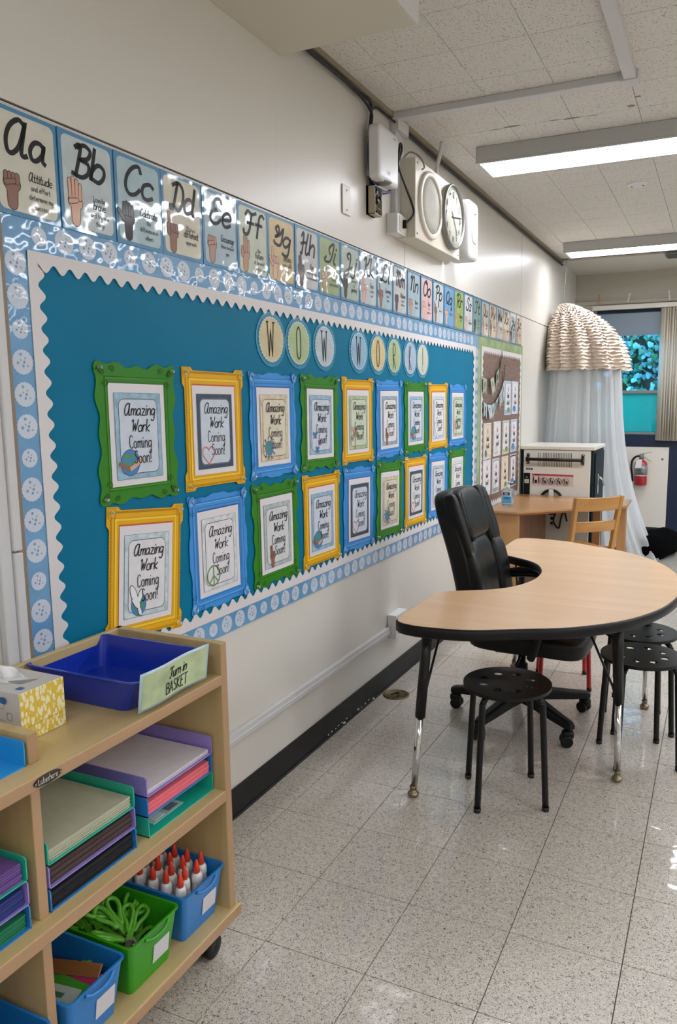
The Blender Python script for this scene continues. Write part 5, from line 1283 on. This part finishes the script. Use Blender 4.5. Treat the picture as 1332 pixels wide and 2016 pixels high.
def stool(m, lab, loc, rz, first=None):
    t = thing('stool', lab, 'stool', (0, 0, 0), 'round metal stools')
    mb = MB().add([(x, y, z+.4425) for x, y, z in SV], SF)
    mb.ringprism(circle(0, 0, .163, 56), circle(0, 0, .1605, 56), .432, .4445, axis='z')
    mb.build('seat', m, t)
    for k in range(4):
        a = PI/4+PI/2*k; c, s = math.cos(a), math.sin(a)
        MB().tube(catmull([(.07*c, .07*s, .430), (.115*c, .115*s, .428), (.150*c, .150*s, .405), (.156*c, .156*s, .36), (.176*c, .176*s, .012)], 6), .0118, 12).build('leg', m, t)
        MB().cyl((.1762*c, .1762*s, .016), (.1765*c, .1765*s, 0), .0135, .0125, 12).build('rubber_foot', M_rubber, t)
    t.location = loc; t.rotation_euler = (0, 0, rz)
    return t
M_stool = mat('black_stool_metal', '060607', rough=.4, spec=.35)
s1 = stool(M_stool, 'black round stool with holes in front of the table, nearest the camera', (.850, 2.630, 0), .44)
s2 = dup(s1, (1.277, 3.147, 0), .42, 'nearer black stool under the right edge of the table')
s3 = dup(s1, (1.240, 3.485, 0), .30, 'farther black stool under the right edge of the table, behind the other')
s4 = stool(mat('red_stool_metal', 'b01218', rough=.35, coat=.2), 'red stool behind the office chair, only its thin legs showing', (.825, 3.89, 0), .25)

# ================================================================ office chair (built facing +x, then turned)
M_lea = mat('black_bonded_leather', '060606', rough=.4, spec=.3, bump=.05, bscale=140)
M_seam = mat('leather_seam', '2a2826', rough=.6)
oc = thing('office_chair', 'high-backed black leather office chair tucked into the horseshoe table', 'chair', (0, 0, 0))
# star base
for k in range(5):
    a = 2*PI*k/5+.61; c, s = math.cos(a), math.sin(a)
    mb = MB(); prof = [(.03,.125,.034,.030),(.12,.118,.030,.026),(.25,.100,.025,.020),(.325,.092,.022,.017),(.345,.088,.016,.012)]
    vs = []; 
    for r, z, wv, hh in prof:
        for u, v in ((-1,-1),(1,-1),(1,.6),(.55,1),(-.55,1),(-1,.6)): vs.append((r*c-u*wv*s, r*s+u*wv*c, z+v*hh))
    fs = [tuple(i*6+j if q == 0 else 0 for q in (0,)) for i in () for j in ()]
    for i in range(4):
        for j in range(6): j2 = (j+1) % 6; fs.append((i*6+j, i*6+j2, (i+1)*6+j2, (i+1)*6+j))
    fs += [(5,4,3,2,1,0), (24,25,26,27,28,29)]
    mb.add(vs, fs).build('base_arm', M_black, oc, bevel=.004)
    ca = a+.5*(k-2); cx, cy = .335*c, .335*s; dx, dy = math.cos(ca), math.sin(ca)
    cst = MB().cyl((cx, cy, .085), (cx, cy, .05), .009, .009, 10)
    cst.pillow(.027, .022, .021, 3, 5, lambda q: Vector((cx-dx*.012+q.x*dx-q.y*dy, cy-dy*.012+q.x*dy+q.y*dx, .053+q.z))); cst = cst.build('caster', M_black, oc)
    for sd in (-1, 1):
        o = Vector((cx-dx*.018, cy-dy*.018, .0265)); n_ = Vector((-dy, dx, 0))
        MB().tube([o+n_*sd*.007, o+n_*sd*.009, o+n_*sd*.024, o+n_*sd*.026], [.021, .0265, .0265, .021], 18).build('wheel', M_black, cst)
MB().lathe([(.045,.10),(.045,.155),(.030,.16),(.028,.27),(.018,.275),(.018,.345),(.0,.345)], (0,0,0), 20).build('gas_lift', M_black, oc)
MB().box(-.11, -.09, .335, .12, .09, .372).build('seat_mechanism', M_blackm, oc, bevel=.01)
MB().tube([(.02, -.09, .35), (.03, -.20, .345), (.03, -.235, .34)], .006, 8).build('height_lever', M_black, oc)
def seatf(q): return Vector((.055+q.x, q.y, .425+q.z+.012*(q.y/.25)**2-.012*max(0, q.x/.25)**2))
mb = MB(); mb.pillow(.262, .262, .052, 5, 12, seatf); mb.build('seat', M_lea, oc)
def seatp(q): return Vector((.075+q.x, q.y, .466+q.z+.010*math.cos(q.x*22)*.3-.012*max(0, q.x/.25)**2))
mb = MB(); mb.pillow(.235, .185, .030, 4, 10, seatp); mb.build('seat_cushion', M_lea, oc)
RC = 13.5
def backxf(q, x0=-.205, z0=.49):
    # q: x thickness, y across, z height along the back
    a = math.radians(RC); z = q.z
    bend = -.10*max(0, z-.30)**2*1.2+.03*math.sin(min(z, .5)*PI/.5)*.4
    return Vector((x0+q.x*math.cos(a)-z*math.sin(a)+bend+.035*(q.y/.25)**2, q.y, z0+z*math.cos(a)+q.x*math.sin(a)))
def shell(q):
    z = q.z+.295; wv = 1-.10*max(0, (z-.30)/.3)**2-.05*max(0, (.15-z)/.15)
    return backxf(Vector((q.x, q.y*wv, z)))
mb = MB(); mb.pillow(.048, .255, .305, 7, 14, shell); mb.build('backrest', M_lea, oc)
def cushion(name, cy, cz, sx, sy, sz, dx, k=4, n=9, tw=0):
    mb = MB(); mb.pillow(sx, sy, sz, k, n, lambda q: backxf(Vector((dx+q.x, cy+q.y*(1-.08*max(0, (cz+q.z-.35)/.25)), cz+q.z+tw*q.y)))); return mb.build(name, M_lea, oc)
cushion('headrest_cushion', 0, .475, .050, .165, .120, .040)
cushion('lumbar_cushion', 0, .185, .042, .145, .185, .036)
for s in (-1, 1):
    cushion('upper_bolster', s*.200, .440, .038, .050, .150, .034)
    cushion('side_bolster', s*.195, .160, .048, .056, .175, .036)
    MB().tube(catmull([backxf(Vector((.086, s*.158, z))) for z in (.36,.42,.48,.54,.58)], 3), .0022, 6).build('seam', M_seam, oc)
for s in (-1, 1):
    y = s*.285
    pts = catmull([(-.17, y, .47), (-.185, y, .54), (-.175, y, .605), (-.08, y, .632), (.06, y, .628), (.135, y, .598), (.145, y, .54), (.125, y, .45), (.10, y*.93, .39)], 5)
    ar = MB().tube(pts, .019, 10).build('armrest', M_black, oc)
    mb = MB(); mb.pillow(.125, .030, .016, 4, 8, lambda q: Vector((-.03+q.x, y+q.y, .648+q.z-.05*(q.x/.15)**2*.4))); mb.build('arm_pad', M_lea, ar)
oc.location = (.735, 3.335, 0); oc.rotation_euler = (0, 0, 0.0)

# ================================================================ desk at the back
M_desk = wood('beech_laminate', 'b88a58', 'a87a4a', .7, 0, .3, .3)
M_deskv = wood('beech_laminate_upright', 'b88a58', 'a37447', .7, 2, .35, .3)
M_deske = mat('beech_edge', 'a87850', rough=.45)
dk = thing('corner_desk', 'beech corner desk with angled front beyond the office chair', 'desk', (.45, 5.65, 0))
dp = [(.02, 5.16), (.06, 5.118), (.257, 5.118), (.926, 5.748), (.915, 6.115), (.02, 6.165)]
mb = MB(); ti = inset(dp, .0); lo = inset(dp, .018)
n = len(dp); mb.add([(x, y, .712) for x, y in ti]+[(x, y, .700) for x, y in ti]+[(x, y, .684) for x, y in lo], [list(range(n)), [2*n+i for i in range(n)][::-1]]+[(n+i, n+(i+1) % n, (i+1) % n, i) for i in range(n)])
o = len(mb.f)
for i in range(n): mb.f.append([2*n+i, 2*n+(i+1) % n, n+(i+1) % n, n+i]); mb.m.append(1); mb.s.append(False)
mb.build('desktop', [M_desk, M_deske], dk)
MB().box(.04, 5.15, 0, .262, 5.172, .684).build('side_panel', M_deskv, dk, bevel=.002)
MB().box(.240, 5.172, 0, .262, 6.05, .684).build('inner_panel', wood('inner_panel_brown', '7d4f30', '693f25', .7, 2, .4, .2), dk, bevel=.002)  # deeper brown than the other desk panels
MB().box(.850, 5.79, 0, .912, 5.845, .684).build('leg', M_deskv, dk, bevel=.003)
MB().box(.63, 6.06, 0, .69, 6.10, .684).build('leg', M_deskv, dk, bevel=.003)
MB().box(.262, 6.02, .27, .895, 6.045, .345).build('stretcher', M_deskv, dk, bevel=.002)
MB().box(.872, 5.835, .27, .896, 6.06, .345).build('stretcher', M_deskv, dk, bevel=.002)
# wooden chair, local +y is forward
M_oak = wood('honey_oak', 'c08a45', 'a87332', .9, 2, .35, .3); M_oakh = wood('honey_oak_rail', 'c08a45', 'a87332', .9, 0, .35, .3)
wc = thing('wooden_chair', 'honey oak chair with two back rails pushed up to the corner desk', 'chair', (0, 0, 0))
for s in (-1, 1):
    pts = [(s*.165, .06, 0), (s*.168, .03, .42), (s*.172, -.015, .66), (s*.178, -.055, .842)]
    mb = MB(); vs = []
    for x, y, z in pts:
        for u, v in ((-1,-1),(1,-1),(1,1),(-1,1)): vs.append((x+u*.0145, y+v*.019, z))
    fs = [(0,3,2,1),(12,13,14,15)]
    for i in range(3):
        for j in range(4): j2 = (j+1) % 4; fs.append((i*4+j, i*4+j2, i*4+4+j2, i*4+4+j))
    mb.add(vs, fs).build('back_post', M_oak, wc, bevel=.006, seg=3)
    mb = MB().box(s*.165-.017, .36, 0, s*.165+.017, .394, .43).build('front_leg', M_oak, wc, bevel=.004)
    MB().box(s*.165-.010, .06, .20, s*.165+.010, .37, .225).build('stretcher', M_oakh, wc, bevel=.003)
    MB().box(s*.165-.010, .05, .375, s*.165+.010, .37, .43).build('seat_rail', M_oakh, wc, bevel=.003)
def rail(z0, z1, yb):
    mb = MB(); vs = []; fs = []; m = 10
    for i in range(m+1):
        u = i/m*2-1; x = u*.172; cv = -.026*(1-u*u)
        for y, z in ((-.011, z0), (.011, z0), (.011, z1), (-.011, z1)): vs.append((x, yb(z)+cv+y, z))
    for i in range(m):
        for j in range(4): j2 = (j+1) % 4; fs.append((i*4+j, i*4+4+j, i*4+4+j2, i*4+j2))
    fs += [(0,1,2,3), (m*4+3, m*4+2, m*4+1, m*4)]
    return mb.add(vs, fs)
yb = lambda z: -.015-(z-.66)/.182*.040
rail(.745, .838, yb).build('top_rail', M_oakh, wc, bevel=.004); rail(.598, .672, yb).build('lower_rail', M_oakh, wc, bevel=.004)
mb = MB(); mb.pillow(.192, .195, .012, 8, 8, lambda q: Vector((q.x, .225+q.y, .444+q.z-.006*(1-(q.x/.19)**2)*(1-(q.y/.19)**2)))); mb.build('seat', M_oakh, wc)
wc.location = (.765, 5.20, 0); wc.rotation_euler = (0, 0, math.radians(44))
# hand sanitiser
hs = thing('sanitizer_bottle', 'clear pump bottle of hand sanitizer on the corner desk', 'bottle', (.115, 5.40, .712))
mb = MB(); mb.pillow(.045, .028, .066, 6, 8, lambda q: Vector((.115+q.x, 5.40+q.y, .7785+q.z))); mb.build('bottle', mat('clear_gel_bottle', 'cfdde2', rough=.08, trans=.8), hs)
MB().lathe([(.014,.843),(.014,.866),(.010,.868),(.005,.870),(.005,.885),(.016,.887),(.016,.896),(0,.898)], (.115, 5.40, 0), 14).obox((.135, 5.39, .890), (.018, -.008, 0), (.003, .006, 0), (0, 0, .004)).build('pump', mat('clear_white_pump', 'd0d6d8', rough=.3), hs)
p = Print(lambda u, v, h: (.115+u, 5.372-h, v), .0012, .0004)
p.rect(0, .778, .066, .090, mat('label_pale', 'c8dbe4', rough=.4)); p.rect(0, .762, .066, .050, mat('label_aqua', '4f9cc4', rough=.4)); p.rect(-.004, .806, .052, .024, mat('label_navy', '24356e', rough=.4)); p.rect(0, .776, .040, .016, mat('label_blue', '2f6fb4', rough=.4))
p.text('PURELL', -.004, .799, .013, .0022, M_bl, 'print', 0, .72); p.build('label', hs)

# ================================================================ charging cart
M_cart = mat('cart_white', 'd9d5ca', rough=.4, coat=.2); M_cartd = mat('cart_black_teal', '0c1e22', rough=.5, spec=.25)
ct = thing('charging_cart', 'white and black device charging cart behind the corner desk', 'cart', (.306, 6.48, 0))
CY = 6.2
MB().box(.012, CY+.02, .08, .600, 6.76, 1.085).build('body', M_cartd, ct, bevel=.004)
MB().box(.034, CY, .08, .578, CY+.022, 1.080).build('front_panel', M_cart, ct, bevel=.003)
MB().box(.004, CY-.012, 1.083, .612, 6.775, 1.112).build('lid', M_cart, ct, bevel=.005)
MB().box(.602, CY+.06, .14, .612, 6.72, 1.06).build('door', M_cartd, ct, bevel=.003)
sl = MB()
for k in range(21):
    x = .157+.0135*k
    if k == 2: continue
    sl.box(x-.0022, CY-.0015, .945, x+.0022, CY+.001, 1.057)
tag(sl.build('vent_slots', mat('slot_dark', '3a3632', rough=.7), ct), None, None, kind='stuff')
hd = MB().cyl((.075, CY-.05, 1.005), (.515, CY-.05, 1.005), .0135, .0135, 14).build('push_handle', M_blackm, ct)
for x in (.072, .518):
    MB().box(x-.012, CY-.006, .962, x+.012, CY, 1.050).obox((x, CY-.028, 1.005), (.009, 0, 0), (0, .026, 0), (0, 0, .018)).build('handle_bracket', M_blackm, hd, bevel=.002)
    for z in (.972, 1.040): MB().lathe([(0,-.0085),(.004,-.008),(.005,-.006)], (x, CY, z), 8, axis='y').build('screw', M_chrome, hd)
MB().box(.038, CY-.006, .708, .092, CY, .888).build('power_panel', M_black, ct, bevel=.003)
p = Print(lambda u, v, h: (u, CY-.006-h, v), .0006, .0004)
p.rect(.065, .818, .038, .034, mat('panel_label', 'c4c4c0')); p.ell(.065, .852, .008, .008, M_alu, 12); p.text('100', .065, .812, .009, .0014, M_ink, 'print', 0, .9); p.build('panel_label', ct)
for x in (.064, .083, .104): MB().lathe([(0,-.004),(.007,-.004),(.009,0)], (x, CY, .921), 10, axis='y').build('key_lock', mat('lock_grey', '55524c', rough=.4, metal=.5), ct)
p = Print(lambda u, v, h: (u, CY-h, v), .0008, .0004)
M_lab = mat('label_pinkish', 'd2bdb4', rough=.5); M_lred = mat('label_red', 'b03a44', rough=.5)
p.rect(.2765, .832, .340, .100, M_lab); p.rect(.2765, .874, .340, .016, M_lred); p.text('WARNING', .150, .869, .010, .0016, M_ink, 'print', 0, .9)
def man(x, z, s, lean=0):
    p.ell(x+lean*.4*s, z+.030*s, .006*s, .006*s, M_ink, 10); p.stroke([(x, z), (x+lean*.3*s, z+.020*s)], .010*s, M_ink); p.stroke([(x-.003*s, z), (x-.005*s, z-.024*s)], .004*s, M_ink); p.stroke([(x+.003*s, z), (x+.005*s, z-.024*s)], .004*s, M_ink)
man(.120, .825, 1); man(.165, .825, 1); p.rect(.142, .818, .018, .028, M_ink)
for k in range(4):
    cx = .206+.060*k+.002; cz = .824
    p.circ(cx, cz, .027, .003, M_ink, 22); man(cx-.008, cz-.002, .75, (.008, .02, .03, -.02)[k]); p.rect(cx+.010, cz-.006, .012, .022, M_ink); p.stroke([(cx-.019, cz+.019), (cx+.019, cz-.019)], .0025, M_ink)
p.build('warning_label', ct)
MB().box(.255, CY-.035, .64, .295, CY, .76).build('cord_bracket', M_cart, ct, bevel=.003)
MB().tube([(.275+.092*math.cos(a), CY-.022, .655+.098*math.sin(a)) for a in [2*PI*i/28 for i in range(28)]], .011, 8, closed=True).build('power_cord', M_black, ct)
MB().tube(catmull([(.33, CY-.03, .60), (.30, CY-.03, .50), (.345, CY-.03, .44), (.36, CY-.03, .52), (.385, CY-.03, .58), (.41, CY-.03, .50)], 5), .007, 8).build('power_cord_tail', M_black, ct)
for z in (.515, .475): MB().box(.270, CY-.003, z-.012, .29, CY, z+.012).build('outlet', M_black, ct)
dh = MB().box(.612, CY+.13, .72, .624, CY+.165, .88).build('door_handle_plate', M_chrome, ct, bevel=.002)
MB().tube([(.628, CY+.15, .855), (.645, CY+.18, .84), (.645, CY+.33, .775)], .009, 10).build('lever', M_chrome, dh)
for y in (CY+.03, 6.73):
    for x in (.05, .56): MB().lathe([(0,-.014),(.036,-.014),(.038,0),(.036,.014),(0,.014)], (x, y, .038), 16, axis='x').obox((x, y, .07), (.022, 0, 0), (0, .022, 0), (0, 0, .012)).build('caster', M_black, ct)

# ================================================================ canopy with ruffled dome and sheer curtain
M_ruf = mat('cream_ruffle', 'd9c8b6', rough=.85); M_sheer = film('sheer_voile', 'f2f3f4', .62, .5, .0)
CX, CYC, ZT, ZB = .350, 7.22, 2.375, 1.755
cn = thing('reading_canopy', 'cream ruffled dome canopy with white sheer curtain hung in the rear corner', 'canopy', (CX, CYC, 0))
NR = 25
def dome(t, a):
    ang = t*PI/2
    prof = .35*math.sin(ang)+.65*(math.sin(ang)**.85 if t > 0 else 0)
    if t > .62: prof = min(1.0, prof)
    drop = (t*.42+.58*(1-math.cos(ang)))*(ZT-ZB)
    pl = 1+.14*t**.7*math.cos(13*a+.8*math.sin(3*a))+.02*math.cos(29*a)
    r = .342*prof*pl
    k = (1-t)**1.6
    x = CX+r*math.cos(a)*(1.0)-.215*k; y = CYC+r*math.sin(a)
    return Vector((max(.012, x), y, ZT-drop))
for row in range(NR):
    t0 = .03+.97*row/NR; t1 = min(1.0, .03+.97*(row+1.25)/NR)
    mb = MB(); NS = 132
    ph = random.uniform(0, 6)
    def rf(u, v):
        a = 2*PI*u; q = dome(t0+(t1-t0)*v, a); c = dome(t0, a)
        fl_ = (.003+.020*v*v)*(.4+.6*min(1, t0*2.2)); wob = (.006*math.sin(a*34+ph+row)+.004*math.sin(a*57+2*ph))*v
        return Vector((max(.010, q.x+math.cos(a)*(fl_+wob)), q.y+math.sin(a)*(fl_+wob), q.z+wob*.7+.003*math.sin(a*11+ph)))
    mb.grid(rf, NS, 2, 0, True); mb.build('ruffle', M_ruf, cn)
mb = MB(); mb.grid(lambda u, v: dome(.02+.96*v, 2*PI*u)*1.0-Vector((0, 0, .006)), 96, 16, 0, True); mb.build('dome_lining', M_ruf, cn)
MB().tube([(.135, CYC, ZT-.01), (.135, CYC, ZT+.05), (.15, CYC, H)], .0025, 6).build('hanging_cord', mat('grey_thread', '6a6a68'), cn)
def curt(u, v):
    a = 2*PI*u; z = 1.79*(1-v)+.004
    f = v**2.6
    r = .296+.075*v+.10*f+(.024+.016*v)*math.sin(17*a+1.5*math.sin(5*a))+.008*math.sin(53*a+v*3)
    ex = .22*f*max(0, math.cos(a+.3))
    return Vector((max(.012, CX+(r+ex)*math.cos(a)), CYC+.05*f+r*math.sin(a)*(1-.08*f), z))
mb = MB(); mb.grid(curt, 240, 16, 0, True); mb.build('sheer_curtain', M_sheer, cn)
# black floor cushion
fc_ = thing('floor_cushion', 'black floor cushion half under the canopy by the rear wall', 'cushion', (.945, 7.50, 0))
mb = MB(); mb.pillow(.135, .38, .135, 2.6, 12, lambda q: Vector((1.035+q.x*.96+q.y*.34, 7.50+q.y*.95-q.x*.3, .122+q.z*(1-.25*q.x/.25)+.012*math.sin(q.x*30)*math.sin(q.y*20)))); mb.build('cushion', mat('black_plush', '040404', rough=1, spec=.05), fc_)

# ================================================================ fire extinguisher
fe = thing('fire_extinguisher', 'red and silver fire extinguisher with tag on the cream panel', 'fire extinguisher', (.762, 8.46, .575))
ex, ey = .762, 8.462
M_red = mat('extinguisher_red', 'a81420', rough=.3, coat=.5); M_lab2 = mat('extinguisher_label', '8b8b88', rough=.35, metal=.3)
MB().lathe([(.0,.580),(.062,.580),(.066,.586),(.066,.790),(.060,.822),(.042,.842),(.022,.850),(.022,.862)], (ex, ey, 0), 28).build('cylinder', M_red, fe)
MB().lathe([(.0664,.688),(.0664,.800)], (ex, ey, 0), 28).build('label', M_lab2, fe)
MB().lathe([(.0668,.682),(.0668,.689)], (ex, ey, 0), 28).build('white_band', M_white, fe)
lt = MB()
for k in range(6): lt.box(ex-.032+.01*(k % 2), ey-.0675, .71+.014*k, ex+.034-.012*(k % 3), ey-.0668, .715+.014*k)
lt.build('label_print', M_ink, fe)
MB().lathe([(.024,.855),(.024,.905),(.014,.915),(0,.915)], (ex, ey, 0), 14).build('valve', M_alu, fe)
MB().obox((ex+.045, ey-.02, .925), (.055, -.005, .012), (0, .008, 0), (0, 0, .0035)).obox((ex+.045, ey-.02, .872), (.055, -.005, -.034), (0, .008, 0), (0, 0, .0035)).build('handle', mat('grey_lever', '9a948a', rough=.4, metal=.5), fe, bevel=.001)
MB().tube(catmull([(ex-.02, ey-.01, .890), (ex-.055, ey-.015, .885), (ex-.092, ey-.01, .84), (ex-.098, ey-.01, .76), (ex-.085, ey-.01, .68), (ex-.078, ey-.01, .62)], 5), .0105, 10).build('hose', M_black, fe)
tg = MB().add([(ex-.055, ey-.075, .765), (ex+.008, ey-.078, .770), (ex+.016, ey-.072, .862), (ex-.044, ey-.070, .858)], [(0,1,2,3)]).build('inspection_tag', M_paper, fe)
tg.modifiers.new('thick', 'SOLIDIFY').thickness = .001
MB().tube([(ex+.003+.011*math.cos(a), ey-.03, .925+.011*math.sin(a)) for a in [2*PI*i/12 for i in range(12)]], .002, 6, closed=True).build('pin_ring', M_chrome, fe)
MB().box(ex-.02, 8.51, .72, ex+.02, YB-.02, .80).build('wall_bracket', M_alu, fe)

# ================================================================ string with clothes pegs above the window
cable('string_line', [(.0, 8.46, 2.560), (.30, 8.46, 2.556), (.60, 8.46, 2.553), (1.0, 8.46, 2.549), (1.6, 8.46, 2.552), (3.0, 8.46, 2.58)], .0012, mat('white_string', 'a8a296', rough=.8), 'thin string stretched along the rear wall above the window')
cable('loose_thread', [(.18, 8.47, 2.60), (.40, 8.47, 2.65), (.62, 8.47, 2.69), (1.2, 8.47, 2.78)], .0012, mat('white_string', 'a8a296'), 'pale loose thread slanting up across the rear wall')
for x, c, tl, lab in ((.262, 'c08a55', .02, 'natural wooden clothes peg, leftmost on the string'), (.570, 'dcd8d2', .22, 'white clothes peg, second from the left on the string, tilted'), (.965, 'dcd8d2', -.08, 'white clothes peg, third from the left on the string')):
    t = thing('clothes_peg', lab, 'clothes peg', (x, 8.455, 2.545), 'clothes pegs on the string')
    for s in (-1, 1): MB().obox((x, 8.46+s*.005, 2.547), (.0065*math.cos(tl), 0, -.0065*math.sin(tl)), (0, .003, 0), (.047*math.sin(tl), 0, .047*math.cos(tl))).build('peg_half', mat('peg_'+c, c, rough=.6), t)
    MB().lathe([(.004,-.009),(.004,.009)], (x, 8.46, 2.553), 8, axis='y').build('spring', M_alu, t)
